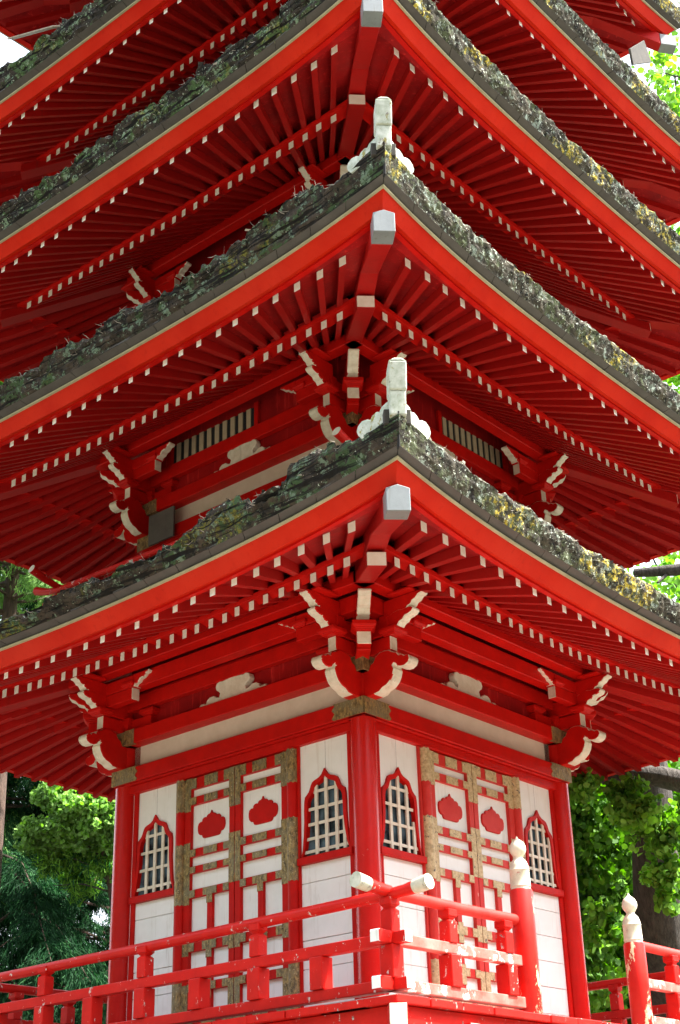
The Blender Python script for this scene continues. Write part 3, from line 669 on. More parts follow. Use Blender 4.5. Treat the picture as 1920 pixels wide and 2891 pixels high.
for k in WS:
    for s in (-1,1):
        cx=s*1.135; x0,x1=cx-.325,cx+.325
        # two white upper boards with a joint above the arch, cut out around the opening
        b=MB(); so_=sym(OUT)   # from right base over the tip to left base
        R0=[(a+cx,z) for a,z in so_]
        ntip=len(OUT)-1
        for half in (0,1):
            pts=R0[:ntip+1] if half==0 else R0[ntip:]
            xs=x1 if half==0 else x0; cxx=cx+(.0015 if half==0 else -.0015)
            for i in range(len(pts)-1):
                (a0,z0_),(a1,z1_)=pts[i],pts[i+1]
                b.add([(a0,-1.598,z0_),(xs,-1.598,z0_),(xs,-1.598,z1_),(a1,-1.598,z1_)],[(0,1,2,3)],'white')
            b.add([(cxx,-1.598,.832),(xs,-1.598,.832),(xs,-1.598,1.12),(cxx,-1.598,1.12)],[(0,1,2,3)],'white')
        link('wall_panel',b.mesh('wall_panel'),PAG,rz=k*PI/2)
        b=MB(); ring_prism(b,[(a+cx,z) for a,z in sym(OUT)],[(a+cx,z) for a,z in sym(INN)],lambda a,z,t:(a,t,z),-1.622,-1.56,'red')
        W=link('arched_window',b.mesh('arched_window'),PAG,rz=k*PI/2)
        b=MB(); b.box((cx-.325,-1.65,-.012),(cx+.325,-1.56,.052),'red'); bev(link('window_sill',b.mesh('window_sill'),W),.004)
        b=MB(); b.add([(cx-.29,-1.575,0.04),(cx+.29,-1.575,0.04),(cx+.29,-1.575,.77),(cx-.29,-1.575,.77)],[(0,1,2,3)],'glass'); link('window_glass',b.mesh('window_glass'),W)
        def hw(z):
            P=INN
            for i in range(len(P)-1):
                if P[i][1]<=z<=P[i+1][1]: f=(z-P[i][1])/(P[i+1][1]-P[i][1]); return P[i][0]+f*(P[i+1][0]-P[i][0])
            return .0 if z>.75 else .27
        for dx in (-.118,.002,.124,.215) if (s>0)^(k==1) else (-.125,-.008,.105,.20):
            zt=.76
            while zt>.1 and hw(zt)<abs(dx)+.005: zt-=.01
            if zt<=.12: continue
            b=MB(); b.box((cx+dx-.0175,-1.607,.03),(cx+dx+.0175,-1.590,zt+.02),'cream'); link('lattice_bar',b.mesh('lattice_bar'),W)
        for z in (.10,.215,.345,.485,.64) if s>0 else (.12,.30,.47,.63):
            wd=hw(z)+.01
            b=MB(); b.box((cx-wd,-1.603,z-.0135),(cx+wd,-1.594,z+.0135),'cream'); link('lattice_bar',b.mesh('lattice_bar'),W)
        zs_=[-.012,-.177,-.43,-.675,-.92,-1.17,-1.45]
        for i in range(6):
            b=MB(); jj=random.uniform(-.002,.002); b.box((x0-.05,-1.600+jj,zs_[i+1]+.004),(x1+.05,-1.56,zs_[i]-.001),'white'); bev(link('siding_board',b.mesh('siding_board'),PAG,rz=k*PI/2),.003)
        # edge battens next to post
        b=MB(); xx=s*1.46; b.box((xx-.022*s-.02,-1.62,-1.45),(xx-.022*s+.035,-1.55,1.10),'red'); link('side_batten',b.mesh('side_batten'),PAG,rz=k*PI/2)
# doors
def door_side(k):
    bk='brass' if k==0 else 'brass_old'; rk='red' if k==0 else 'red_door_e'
    par=PAG; rz=k*PI/2
    for s in (-1,1):
        b=MB()
        b.tube([(s*.745,-1.62,-1.45),(s*.745,-1.62,1.098)],.056,rk,20); b.box((s*.70,-1.62,-1.45),(s*.815,-1.555,1.098),rk)
        D=link('door_jamb',b.mesh('door_jamb',True),par,rz=rz)
        for z0,z1 in ((.757,1.092),(-.145,.445),(-1.45,-.84)):
            b=MB(); n=20; a0=R_(-178); 
            vs=[];cnt=13
            for i in range(cnt):
                a=-PI+PI*i/(cnt-1); wob=.012*math.sin(i*2.1); vs.append((s*.745+.0595*math.cos(a),-1.62+.0595*math.sin(a),z0+abs(wob)))
            for i in range(cnt):
                a=-PI+PI*i/(cnt-1); wob=.012*math.sin(i*2.1); vs.append((s*.745+.0595*math.cos(a),-1.62+.0595*math.sin(a),z1-abs(wob)))
            b.add(vs,[(i,i+1,cnt+i+1,cnt+i) for i in range(cnt-1)],bk); link('brass_sleeve',b.mesh('brass_sleeve',True),D)
        b=MB(); b.box((s*.805,-1.625,-1.45),(s*.825,-1.56,1.098),rk); link('jamb_strip',b.mesh('jamb_strip'),D)
        # door leaf
        y0,y1=-1.632,-1.58
        st=[(.004,.076),(.606,.688)]
        b=MB()
        for a0,a1 in st: b.box((s*a0,y0,-1.42),(s*a1,y1,1.085),rk)
        L=link('door_leaf',b.mesh('door_leaf'),par,rz=rz); bev(L,.004)
        rails=[(.975,1.085),(.815,.895),(.305,.382),(.148,.215),(-.085,-.008),(-.585,-.50),(-.95,-.872),(-1.25,-1.17),(-1.42,-1.36)]
        def plate(x0,x1,z0,z1,wv='x',name='brass_fitting'):
            b=MB(); x0,x1=min(x0,x1),max(x0,x1); n=7; P=[]
            am=min(.008,(x1-x0)*.12)
            if wv=='x':
                lo=[(x0+am*abs(math.sin(i*PI/3+.4))-am*.5,z) for i,z in enumerate(np.linspace(z0,z1,n))]; hi=[(x1-am*abs(math.sin(i*PI/3+.4))+am*.5,z) for i,z in enumerate(np.linspace(z0,z1,n))]
                P=hi+lo[::-1]
            else:
                lo=[(x,z0+.010*abs(math.sin(i*PI/3+.4))-.005) for i,x in enumerate(np.linspace(x0,x1,n))]; hi=[(x,z1-.010*abs(math.sin(i*PI/3+.4))+.005) for i,x in enumerate(np.linspace(x0,x1,n))]
                P=lo+hi[::-1]
            b.prism(P,lambda a,z,t:(a,t,z),y0-.004,y0+.003,bk,bk); link(name,b.mesh(name),L)
        for i,(z0,z1) in enumerate(rails):
            b=MB(); b.box((s*.0765,y0+.004,z0),(s*.6055,y1,z1),rk); o=link('door_rail',b.mesh('door_rail'),L)
            zz0,zz1=z0+.004,z1-.004
            if i<8 :
                plate(s*.072,s*.150,zz0,zz1); plate(s*.235,s*.42,zz0,zz1); plate(s*.53,s*.612,zz0,zz1)
        for a0,a1 in st:
            for z0,z1 in ((.70,1.088),(-.02,.45),(-.62,-.47),(-1.42,-.88)):
                if a0>.5 and z0==.70: z0=.757
                if a0>.5 and z0==-.02: z0=-.145
                plate(s*(a0+.001),s*(a1-.001),z0,z1,'z')
        # muntins in the lower lights
        for z0,z1 in ((-.50,-.085),(-.872,-.585),(-1.17,-.95)):
            b=MB(); b.box((s*.30,y0+.004,z0),(s*.365,y1,z1),rk); link('muntin',b.mesh('muntin'),L)
            plate(s*.296,s*.369,z1-.075,z1+.004,'z'); plate(s*.296,s*.369,z0-.004,z0+.03,'z')
        tops=[r[0] for r in rails]; 
        for i in range(len(rails)-1):
            z1=rails[i][0]; z0=rails[i+1][1]
            b=MB(); b.box((s*.076,-1.592,z0),(s*.606,-1.57,z1),'white'); link('door_panel',b.mesh('door_panel'),L)
        # lobed red ornament
        hh=[(0,-.122),(.085,-.122),(.108,-.118),(.118,-.102),(.122,-.086),(.15,-.080),(.172,-.058),(.180,-.025),(.180,.012),(.170,.042),(.150,.056),(.122,.056),(.120,.078),(.102,.095),(.080,.097),(.062,.092),(.058,.108),(.040,.120),(.022,.122),(.010,.135),(0,.160)]
        fl=hh+[(-a,z) for a,z in hh[::-1] if a>0]
        b=MB(); b.prism(fl,lambda a,z,t:(s*.345+a*1.03,t,z*.93+.585),-1.610,-1.585,rk,'red'); bev(link('lobed_ornament',b.mesh('lobed_ornament'),L),.004)
for k in WS: door_side(k)
# ------------------------------------------------------------------ balcony
EDK=2.93
fl=MB(); fl.box((-EDK+.12,-EDK+.12,-1.72),(EDK-.12,EDK-.12,-1.53),'red'); FLO=link('balcony_floor',fl.mesh('balcony_floor'),PAG)
for k in range(4):
    n=14; xs=np.linspace(-EDK+.0,EDK-.30,n+1)
    for i in range(n):
        wob=random.uniform(-.012,.012); b=MB(); b.box((xs[i]+.004,-EDK+wob,-1.518),(xs[i+1]-.004,-1.55-.6,-1.458+random.uniform(-.003,.003)),'red_old',{1:'deck_top'})
        bev(link('deck_board',b.mesh('deck_board'),FLO,rz=k*PI/2),.006)
    b=MB(); b.box((-EDK+.08,-EDK+.06,-1.86),(EDK-.06,-EDK+.16,-1.522),'red_old'); bev(link('edge_beam',b.mesh('edge_beam'),FLO,rz=k*PI/2),.006)
b=MB(); b.box((-2.2,-2.2,-1.53),(2.2,2.2,-1.462),'red_old'); link('inner_deck',b.mesh('inner_deck'),FLO)
b=MB(); c=Vector((EDK-.02,-EDK+.02,0)); sx=Vector((1,1,0)).normalized()*.065; dg=Vector((1,-1,0)).normalized()
q=[]
for z in (-1.86,-1.53): q+=[c-sx+dg*.08+Vector((0,0,z)),c+sx+dg*.08+Vector((0,0,z)),c+sx-dg*.3+Vector((0,0,z)),c-sx-dg*.3+Vector((0,0,z))]
b.hexa(q,'red_old',{2:'cream'}); bev(link('corner_beam_end',b.mesh('corner_beam_end'),FLO),.005)
for k in range(4):
    for t in (-2.0,-1.0,0,1.0,2.0):
        b=MB(); b.beam((t,-1.8,-1.70),(t,-EDK+.0,-1.70),.12,.2,'red',k1='cream'); link('floor_joist',b.mesh('floor_joist'),FLO,rz=k*PI/2)
b=MB(); b.box((-2.35,-2.35,GZ),(2.35,2.35,-1.86),'red'); LW=link('ground_storey',b.mesh('ground_storey'),PAG)
for k in range(4):
    for t in (-2.35,-.8,.8,2.35):
        b=MB(); b.tube([(t,-2.36,GZ),(t,-2.36,-1.86)],.13,'red_post',14); link('base_post',b.mesh('base_post',True),LW,rz=k*PI/2)
# railing
ER=2.74; ZT,ZM,ZL=-.705,-1.035,-1.365
def railing(k,segs,mat='red_old'):
    """segs: list of (t0,t1,horn0,horn1)"""
    for t0,t1,h0,h1 in segs:
        pts=[]
        if h0: pts+=[(t0-.38,-ER,ZT+.030),(t0-.28,-ER,ZT+.016),(t0-.16,-ER,ZT+.002)]
        zl,zm,zr=(ZT-.045,ZT-.034,ZT-.004) if k==0 else (ZT,ZT-.012,ZT-.004)
        pts+=[(t0-.02,-ER,zl),((t0+t1)/2,-ER,zm),(t1+.02,-ER,zr)]
        if h1: pts+=[(t1+.16,-ER,ZT+.004),(t1+.28,-ER,ZT+.018),(t1+.38,-ER,ZT+.034)]
        rr=[.044]*len(pts)
        if h0: rr[0]=.058; rr[1]=.054
        if h1: rr[-1]=.058; rr[-2]=.054
        zof=.0 if k%2==0 else .012
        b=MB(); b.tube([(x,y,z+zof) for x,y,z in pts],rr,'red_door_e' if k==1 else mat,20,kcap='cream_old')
        T=link('railing',b.mesh('railing',True),PAG,rz=k*PI/2)
        for sgn,h,tt in ((-1,h0,t0),(1,h1,t1)):
            if h:
                b=MB(); b.tube([(tt+sgn*.25,-ER,ZT+.0145+zof),(tt+sgn*.28,-ER,ZT+.018+zof),(tt+sgn*.386,-ER,ZT+.0345+zof)],[.053,.0555,.059],'rail_cap',20); link('rail_end_cap',b.mesh('rail_end_cap',True),T)
        x0=t0-(.17 if h0 else 0); x1=t1+(.17 if h1 else 0)
        for nm,zz,hh,ww in (('middle_rail',ZM,.085,.085),('bottom_rail',ZL,.085,.09)):
            dzz=.0 if k%2==0 else .003
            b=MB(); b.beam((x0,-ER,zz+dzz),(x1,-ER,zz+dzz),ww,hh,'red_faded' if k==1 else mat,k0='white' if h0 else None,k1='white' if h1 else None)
            bev(link(nm,b.mesh(nm),T),.007,2)
        return T
def post(T,k,t,corner=False,full=True):
    w=.053
    b=MB()
    b.box((t-w-.012,-ER-w-.012,ZL+.044),(t+w+.012,-ER+w+.012,ZM-.044),'red_old')
    o=link('railing_post',b.mesh('railing_post'),T); bev(o,.008,2)
    if full:
        b=MB(); b.box((t-w,-ER-w,ZM+.044),(t+w,-ER+w,ZT-.125),'red_old')
        q=lambda z,r:[(t-r,-ER-r,z),(t+r,-ER-r,z),(t+r,-ER+r,z),(t-r,-ER+r,z)]
        b.hexa(q(ZT-.125,w)+q(ZT-.105,w*.62),'red_old'); b.hexa(q(ZT-.105,w*.62)+q(ZT-.085,w*.95),'red_old'); b.hexa(q(ZT-.085,w*1.05)+q(ZT-.028,w*1.05),'red_old')
        bev(link('railing_post_head',b.mesh('railing_post_head'),o),.005)
    return o
TS=railing(0,[(-ER,ER,True,True)])
for i,t in enumerate(np.arange(2.04,-2.75,-.667)):
    post(TS,0,t,full=(i%2==1))
b_=post(TS,0,ER,True)
TE=railing(1,[(-ER,-1.03,False,False)])
# horn of the east rail at the near corner
b=MB(); b.tube([(-ER-.38,-ER,ZT+.055),(-ER-.28,-ER,ZT+.042),(-ER-.15,-ER,ZT+.026),(-ER,-ER,ZT+.020)],[.058,.054,.046,.044],'red_old',20,kcap='cream_old'); link('rail_horn',b.mesh('rail_horn',True),TE)
b=MB(); b.tube([(-ER-.386,-ER,ZT+.056),(-ER-.28,-ER,ZT+.042),(-ER-.25,-ER,ZT+.0385)],[.059,.0565,.0545],'rail_cap',20); link('rail_end_cap',b.mesh('rail_end_cap',True),TE)
for nm,zz in (('rail_tenon_end',ZM+.005),('rail_tenon_end',ZL+.005)):
    b=MB(); b.beam((-ER-.19,-ER,zz),(-ER+.02,-ER,zz),.095,.095,'red_old',k0='white'); bev(link(nm,b.mesh(nm),TE),.006)
for i,t in enumerate((-2.02,-1.26)): post(TE,1,t,full=True)
TE2=railing(1,[(.80,ER,False,True)])
for t in (1.5,2.1,ER): post(TE2,1,t,full=True)
TW=railing(3,[(-ER,ER,True,True)]); TN=railing(2,[(-ER,ER,True,True)])
for t in np.arange(-2.04,2.75,.667): post(TW,3,t); post(TN,2,t)
def newel(t,zt,lbl):
    b=MB(); r=.098; y=-ER-.02
    prof=[(r*.9,-1.46),(r,-1.44),(r,zt-.47),(r*.93,zt-.455)]
    b.lathe([(0.001,-1.46)]+prof+[(.001,zt-.455)],(t,y,0),'peel',28)
    P=link('newel_post',b.mesh('newel_post',True),PAG,rz=PI/2)
    P['label']=lbl
    c=MB(); pr=[(.084,zt-.47),(.086,zt-.455),(.082,zt-.44),(.089,zt-.43),(.086,zt-.42),(.084,zt-.30),(.089,zt-.293),(.083,zt-.285),(.080,zt-.26),(.066,zt-.22),(.042,zt-.195),(.036,zt-.18)]
    c.lathe([(.001,zt-.47)]+pr+[(.001,zt-.178)],(t,y,0),'cream_old',28); link('newel_collar',c.mesh('newel_collar',True),P)
    c=MB(); pr=[(.036,zt-.185),(.045,zt-.172),(.066,zt-.14),(.072,zt-.115),(.068,zt-.085),(.052,zt-.055),(.026,zt-.033),(.012,zt-.018),(.004,zt)]
    c.lathe([(.001,zt-.187)]+pr+[(.001,zt+.001)],(t,y,0),'cream_old',28); link('finial',c.mesh('finial',True),P)
newel(-.99,.01,'newel post with peeling cream paint beside the near railing run'); newel(.80,-.235,'newel post at the far side of the stair opening')
# ------------------------------------------------------------------ trees
def inst_leaves(name,P,size,mat,parent,shape='leaf',droop=0.,up=.3,ax=None):
    """P: Nx3 centres. builds small leaf quads/diamonds as one mesh"""
    P=np.asarray(P); n=len(P)
    d=rng.normal(size=(n,3)); 
    if ax is not None: d=ax+.45*d
    d[:,2]-=droop; d/=np.linalg.norm(d,axis=1)[:,None]
    r=rng.normal(size=(n,3)); r[:,2]*=1.0
    s=np.cross(d,r); s/=np.linalg.norm(s,axis=1)[:,None]
    L=(size*rng.uniform(.6,1.3,n))[:,None]; 
    nrm=np.cross(d,s)
    if shape=='leaf':
        W=L*.42
        q=[P-d*L*.5,P-d*L*.15+s*W+nrm*L*.08,P+d*L*.30+s*W*.8+nrm*L*.06,P+d*L*.55,P+d*L*.30-s*W*.8+nrm*L*.06,P-d*L*.15-s*W+nrm*L*.08]
        m=6
    else:
        W=L*.13
        q=[P-d*L*.5-s*W*.6,P-d*L*.5+s*W*.6,P+d*L*.5+s*W*.25,P+d*L*.5-s*W*.25]; m=4
    V=np.stack(q,1).reshape(-1,3).astype(np.float32)
    me=bpy.data.meshes.new(name); me.vertices.add(n*m); me.vertices.foreach_set('co',V.ravel())
    me.loops.add(n*m); me.loops.foreach_set('vertex_index',np.arange(n*m,dtype=np.int32))
    me.polygons.add(n); me.polygons.foreach_set('loop_start',np.arange(0,n*m,m,dtype=np.int32)); me.polygons.foreach_set('loop_total',np.full(n,m,dtype=np.int32))
    me.update(calc_edges=True); me.materials.append(MT[mat]); me.validate()
    o=bpy.data.objects.new(name,me); COL.objects.link(o); o.parent=parent
    if parent is not None: o.location=-Vector(parent.location)
    o['kind']='stuff'; return o
def pos(x,y,d):
    """world point seen at pixel (x,y), d metres along the view axis"""
    return Vector(CP)+FW*d+RT*((x-PPX)/FPX*d)-UP*((y-PPY)/FPX*d)
def trunk(parent,pts,r0,r1,mat,name='trunk'):
    b=MB(); n=len(pts); P=[]; rs=[]
    for i,p in enumerate(pts): rs.append(r0+(r1-r0)*i/(n-1))
    b.tube(pts,rs,mat,14); o=link(name,b.mesh(name,True),parent); return o
def conifer(base,h,r,label,mat='leaf_dark',nbr=46,per=330,rt=.28,z0f=.12,size=.12,group='conifers behind the pagoda'):
    base=Vector(base); T=thing('conifer_tree',base,label,'tree',group)
    trunk(T,[base,base+Vector((.1,.05,h*.3)),base+Vector((0,.1,h*.65)),base+Vector((.05,0,h))],rt,.04,'bark_red')
    C=[];A=[];bb=MB()
    for i in range(nbr):
        f=z0f+(1-z0f)*(i+random.random())/nbr; z=h*f; an=random.uniform(0,2*PI); ln=r*(1-f)**.6*random.uniform(.6,1.2)+.2
        if inframe(base+Vector((0,0,z)),1400)==False: continue
        dr=Vector((math.cos(an),math.sin(an),0)); p0=base+Vector((0,0,z)); droopy=random.uniform(.25,.5)*ln
        pts=[p0+dr*ln*s+Vector((0,0,.12*ln*math.sin(s*PI)-droopy*s*s)) for s in (0,.35,.7,1)]
        bb.tube(pts,[.035,.025,.015,.006],'bark_red',5,cap=False)
        side=Vector((-dr.y,dr.x,0)); ns=int(8+ln*9)
        for j in range(ns):                                   # hanging sprays: a drooping twig with needles both sides
            s=math.sqrt(random.uniform(.05,1)); sg=random.choice((-1,1)); wl=ln*random.uniform(.12,.30)*(1.15-s*.5)
            o=p0+dr*ln*s+Vector((0,0,.12*ln*math.sin(s*PI)-droopy*s*s))
            tip=(dr*random.uniform(.1,.6)+side*sg*random.uniform(.5,1)).normalized()*wl+Vector((0,0,-random.uniform(.15,.75)*wl))
            m=int(per*.06+per*.12*wl); q=rng.uniform(0,1,m)
            P=np.array(o)[None]+q[:,None]*np.array(tip)[None]; P[:,2]-=.25*wl*q*q
            P+=rng.normal(size=(m,3))*np.array([.05,.05,.035])[None]
            P[:,2]-=np.abs(rng.normal(size=m))*.07
            tn=np.array(tip.normalized()); C.append(P); A.append(np.tile(tn*.7+np.array([0,0,-.55]),(m,1)))
    link('branches',bb.mesh('branches'),T)['kind']='stuff'
    C=np.concatenate(C);A=np.concatenate(A); k=rng.random(len(C))<.78
    inst_leaves('foliage',C[k],size,mat,T,'needle',droop=.2,ax=A[k])
    inst_leaves('foliage',C[~k],size*.9,'leaf_blue' if mat=='leaf_dark' else 'leaf_lime',T,'needle',droop=.2,ax=A[~k])
    return T
def broadleaf(base,h,cc,label,blobs,mat='leaf_green',dens=900,size=.11,rt=.3,group='broadleaf trees behind the pagoda',lean=(0,0),tm='bark'):
    base=Vector(base); T=thing('broadleaf_tree',base,label,'tree',group)
    top=base+Vector((lean[0],lean[1],h)); trunk(T,[base,base.lerp(top,.35)+Vector((.12,0,0)),base.lerp(top,.7)+Vector((-.1,.1,0)),top],rt,rt*.35,tm)
    C=[];bb=MB()
    for (p,rad) in blobs:
        p=Vector(p); a=base.lerp(top,max(.35,min(.95,(p.z-base.z-1.5)/max(1,h)))); 
        mid=a.lerp(p,.5)+Vector((0,0,.3)); bb.tube([a,mid,p],[.09,.05,.015],tm,6,cap=False)
        n=int(dens*rad*rad)
        # sprays: sub-clusters flattened along twigs
        ns=max(6,int(n/45)); ctr=rng.normal(size=(ns,3)); ctr/=np.linalg.norm(ctr,axis=1)[:,None]; ctr*=(rad*rng.uniform(.35,1,ns)**.6)[:,None]; ctr[:,2]*=.75
        for c in ctr:
            q=np.array(p)+c; m=int(n/ns); dr=rng.normal(size=3); dr[2]*=.35; dr/=np.linalg.norm(dr); s=rng.uniform(-1,1,m)
            pts=q[None]+dr[None]*(s*.42)[:,None]+rng.normal(size=(m,3))*np.array([.13,.13,.055])[None]; C.append(pts)
            if random.random()<.35: bb.tube([p,p.lerp(Vector(q),.6)+Vector((0,0,.05)),Vector(q)],[.018,.012,.005],tm,4,cap=False)
    link('branches',bb.mesh('branches'),T)['kind']='stuff'
    inst_leaves('foliage',np.concatenate(C),size,mat,T,'leaf',droop=.25)
    return T
def gnd(x,y,d):
    p=pos(x,y,d); return Vector((p.x,p.y,GZ))
# left side: dark conifers
def twigs(name,parent,clusters,mat,size,per,spread,shape='needle',droop=.3,mat2=None):
    C=[]
    for p,rad,n in clusters:
        for _ in range(n):
            c=rng.normal(size=3); c/=np.linalg.norm(c); q=np.array(p)+c*rad*rng.uniform(.2,1)*np.array([1,1,.75]); d=rng.normal(size=3); d[2]=-abs(d[2])*.6; d/=np.linalg.norm(d); t=rng.uniform(0,1,per)
            C.append(q[None]+d[None]*(t*spread*2.2)[:,None]+rng.normal(size=(per,3))*spread*.38)
    C=np.concatenate(C); k=rng.random(len(C))<.7
    inst_leaves(name,C[k],size,mat,parent,shape,droop=droop); inst_leaves(name,C[~k],size,mat2 or mat,parent,shape,droop=droop)
conifer(gnd(-30,2300,28.5),16.5,5.0,'dark conifer at the far left behind the balcony','leaf_dark',120,560,.38)
conifer(gnd(350,2400,28.5),13.5,4.6,'dark drooping conifer just left of the pagoda wall','leaf_dark',120,560,.3)
conifer(gnd(140,2500,33),14.5,5.0,'farther dark conifer filling the gap behind the left trees','leaf_dark',110,520,.3)
conifer(gnd(-40,2400,25),19.5,4.2,'bright green conifer leaning in at the left edge above the balcony roof','leaf_lime',120,620,.30,z0f=.58)
conifer(gnd(90,2300,31),20.5,4.6,'pale green tall conifer top between the two lower roofs at left','leaf_blue',110,520,.3,z0f=.4)
conifer(gnd(520,2400,33),13,4.4,'dark conifer hidden mostly by the pagoda wall','leaf_dark',70,400,.3)
T=thing('conifer_tree',gnd(300,2600,25.0),'young conifer with yellow green sunlit sprays beside the left corner post','tree','conifers behind the pagoda')
bpt=gnd(300,2600,25.0); trunk(T,[bpt,pos(330,2600,25.0),pos(300,2430,25.0),pos(240,2280,25.1),pos(215,2215,25.1)],.09,.02,'bark_red')
for a,b__ in (((300,2430),(140,2330)),((300,2430),(330,2300)),((240,2300),(110,2260)),((240,2280),(320,2240)),((320,2500),(200,2420)),((320,2520),(150,2500))):
    trunk(T,[pos(a[0],a[1],25.0),pos((a[0]+b__[0])/2,(a[1]+b__[1])/2-14,24.9),pos(b__[0],b__[1],24.9)],.02,.006,'bark','branch')
cl=[(pos(x,y,25+dd),r*1.38,int(n*1.3)) for x,y,dd,r,n in ((130,2235,0,.16,12),(165,2225,.2,.14,10),(200,2280,0,.22,18),(245,2260,-.2,.24,22),(290,2290,.1,.24,22),(320,2270,0,.2,16),(120,2330,-.2,.20,18),(160,2340,0,.22,20),(210,2330,.1,.25,22),(265,2330,-.1,.25,22),(100,2370,0,.15,12),(150,2380,.1,.18,14),(320,2350,0,.2,16),(225,2370,0,.2,12),(285,2380,0,.2,12))]
twigs('foliage',T,cl,'leaf_lime',.075,90,.11,'leaf',.2,'leaf_bright')
cl=[(pos(x,y,25.1+dd),r*1.38,int(n*1.4)) for x,y,dd,r,n in ((170,2420,0,.18,12),(215,2470,.2,.14,9),(260,2420,0,.2,12),(310,2430,0,.18,12),(140,2430,0,.15,8),(230,2500,0,.1,5))]
twigs('foliage',T,cl,'leaf_bright',.17,70,.14,'needle',.9,'leaf_blue')
# a distant belt of woodland closes the gaps; unseen ring added to cut low sky light
def woodland():
    C=[]
    for _ in range(6200):
        a=rng.uniform(0,2*PI); inview=R_(60)<a<R_(205); r=rng.uniform(38,60) if inview else rng.uniform(34,46)
        h=rng.uniform(.3,1)**.7*(7.5+3.0*math.sin(a*7)+1.5*math.sin(a*17+1)) if inview else rng.uniform(.02,1)*(19+3*math.sin(a*5))
        q=np.array([r*math.cos(a),r*math.sin(a),GZ+h+ ((r-38)*.12 if inview else 0)]); C.append(q[None]+rng.normal(size=(30,3))*np.array([.9,.9,.6]))
    C=np.concatenate(C); k=rng.random(len(C))
    W_=thing('woodland',(0,50,GZ),'distant belt of trees in the gaps beyond the nearer trees, plus an added unseen ring blocking low sky light','woodland')
    inst_leaves('far_foliage',C[k<.7],.62,'leaf_dark',W_,'leaf'); inst_leaves('far_foliage',C[(k>=.7)],.5,'leaf_green',W_,'leaf')
woodland()
# right side: broadleaf trees
blobs=[]
for i in range(60):
    x=random.uniform(1560,2120); y=random.uniform(2150,3050); d=random.uniform(20,25); blobs.append((pos(x,y,d),random.uniform(.6,1.15)))
broadleaf(gnd(2080,2500,24),9.5,None,'dense green broadleaf tree behind the right side of the balcony',blobs,'leaf_green',1900,.11,.30)
T=bpy.data.objects['broadleaf_tree']
twigs('foliage',T,[(pos(random.uniform(1580,1780),random.uniform(2240,2880),random.uniform(19,20)),.5,10) for _ in range(26)],'leaf_green',.10,44,.16,'leaf',.3,'leaf_bright')
T=thing('maple_tree',gnd(1700,2500,27),'yellowing tree glimpsed in the gaps among the green leaves at right','tree','broadleaf trees behind the pagoda')
trunk(T,[gnd(1700,2500,27),pos(1700,2700,27),pos(1690,2400,27),pos(1740,2100,27)],.16,.05,'bark')
MT['leaf_yellow']=leafmat('yellow_leaves',(.36,.30,.03),(.62,.48,.06),.5)
twigs('foliage',T,[(pos(x,y,25.6),r,24) for x,y,r in ((1735,2480,.5),(1760,2510,.4),(1710,2290,.5),(1640,2470,.35),(1890,2160,.6),(1900,2200,.4),(1700,2700,.4),(1620,2350,.3))],'leaf_yellow',.13,22,.16,'leaf',.3,'leaf_lime')
# big trunk with leaning limb
T=thing('old_tree',gnd(1910,2600,17.8),'old tree with thick dark trunk and heavy limb at the right edge','tree')
bpt=gnd(1925,2700,17.8)
trunk(T,[bpt,pos(1915,2880,17.8),pos(1868,2640,17.8),pos(1852,2450,17.9),pos(1842,2250,18),pos(1828,2100,18.2),pos(1800,1800,18.6)],.42,.17,'bark')
trunk(T,[pos(2060,2330,17.6),pos(1960,2215,17.4),pos(1860,2192,17.5),pos(1770,2185,17.7),pos(1700,2195,17.9)],.17,.09,'bark','limb')
trunk(T,[pos(1850,2500,17.6),pos(1900,2496,17.0),pos(1990,2530,16.8)],.045,.03,'bark','limb')
cl=[(pos(x,y,16.9+dd),r,n) for x,y,dd,r,n in ((1790,2225,0,.16,7),(1775,2260,0,.2,9),(1800,2290,-.2,.22,11),(1830,2300,-.2,.2,10),(1800,2325,0,.18,8),(1850,2330,0,.16,7),(1885,2340,0,.18,8),(1910,2310,0,.2,8),(1905,2380,0,.18,6),(1860,2390,0,.14,4),(1900,2440,0,.2,6),(1850,2470,0,.16,4),(1880,2530,0,.18,6),(1900,2500,0,.16,5),(1830,2470,0,.12,3),(1640,2215,0,.2,7),(1680,2230,.1,.18,6),(1880,2750,0,.14,4),(1720,2770,0,.18,5),(1700,2830,0,.2,5),(1660,2620,0,.16,5),(1690,2560,0,.2,6),(1620,2210,0,.12,5))]
twigs('foliage',T,cl,'leaf_bright',.088,26,.10,'leaf',.35,'leaf_green')
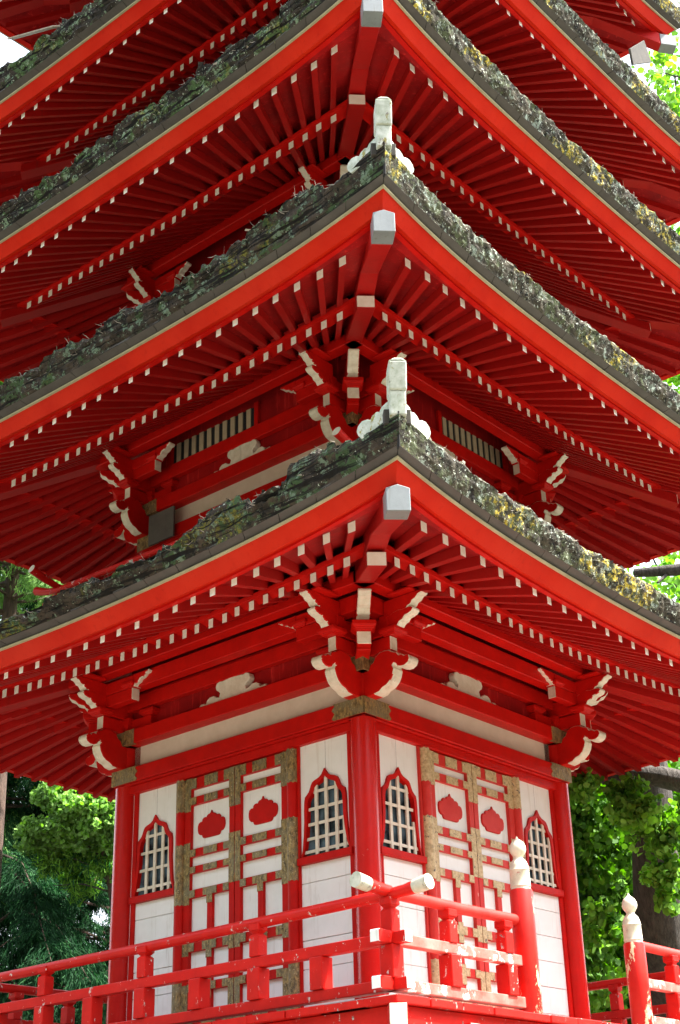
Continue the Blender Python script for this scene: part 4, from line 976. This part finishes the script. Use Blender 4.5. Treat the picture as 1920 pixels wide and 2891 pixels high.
# upper right foliage glimpses
blobs=[(pos(x,y,24+dd),r) for x,y,dd,r in ((1900,1640,0,.8),(1990,1560,1,1.2),(1850,1590,0,.4),(1960,1720,0,.8),(1960,1100,3,1.0),(1930,1040,3,.7),(2040,1000,4,1.2))]
broadleaf(gnd(2150,2300,26),20,None,'tall tree whose leaves show between the eaves at right',blobs,'leaf_bright',330,.13,.3)
T=[o for o in bpy.data.objects if o.get('label','').startswith('tall tree whose')][0]
trunk(T,[pos(2050,1590,23),pos(1900,1610,23),pos(1790,1618,23.2)],.12,.07,'bark','limb'); trunk(T,[pos(1885,1620,23),pos(1857,1645,22.8)],.03,.02,'bark','limb')
blobs=[(pos(x,y,27+dd),r) for x,y,dd,r in ((1905,215,0,.6),(1960,160,1,1.0),(1990,320,0,1.0),(1940,600,0,.5),(1975,640,0,.7),(1880,205,1,.3))]
broadleaf(gnd(2220,2300,28),26,None,'very tall tree with light leaves at the top right corner',blobs,'leaf_bright',420,.13,.3)
blobs=[(pos(x,y,28+dd),r) for x,y,dd,r in ((10,1085,0,.5),(-60,1040,0,.9),(30,1120,1,.4))]
broadleaf(gnd(-350,2300,29),20,None,'distant tree crown glimpsed left between the roofs',blobs,'leaf_bright',520,.11,.3)
# loose planks on the fourth roof
def plank(name,pts,th,label,mat):
    c=sum((Vector(p) for p in pts),Vector())/len(pts); n=(Vector(pts[1])-Vector(pts[0])).cross(Vector(pts[2])-Vector(pts[0])).normalized()*th
    b=MB(); P=[Vector(p)-c for p in pts]; b.hexa(P+[p+n for p in P],mat); o=bpy.data.objects.new(name,b.mesh(name)); COL.objects.link(o); o.location=c; o['label']=label; o['category']='plank'; bev(o,.004)
plank('loose_plank',[(-1.40,-3.94,9.68),(-1.44,-4.02,9.645),(-.57,-4.02,9.265),(-.53,-3.94,9.30)],.018,'pale weathered plank lying on the mossy roof edge at the top left','twig')
plank('loose_plank',[(3.93,1.10,9.42),(3.96,1.02,9.60),(4.0,1.36,9.95),(3.98,1.52,9.72)],.03,'brown broken board sticking up from the roof edge at the top right','thatch')
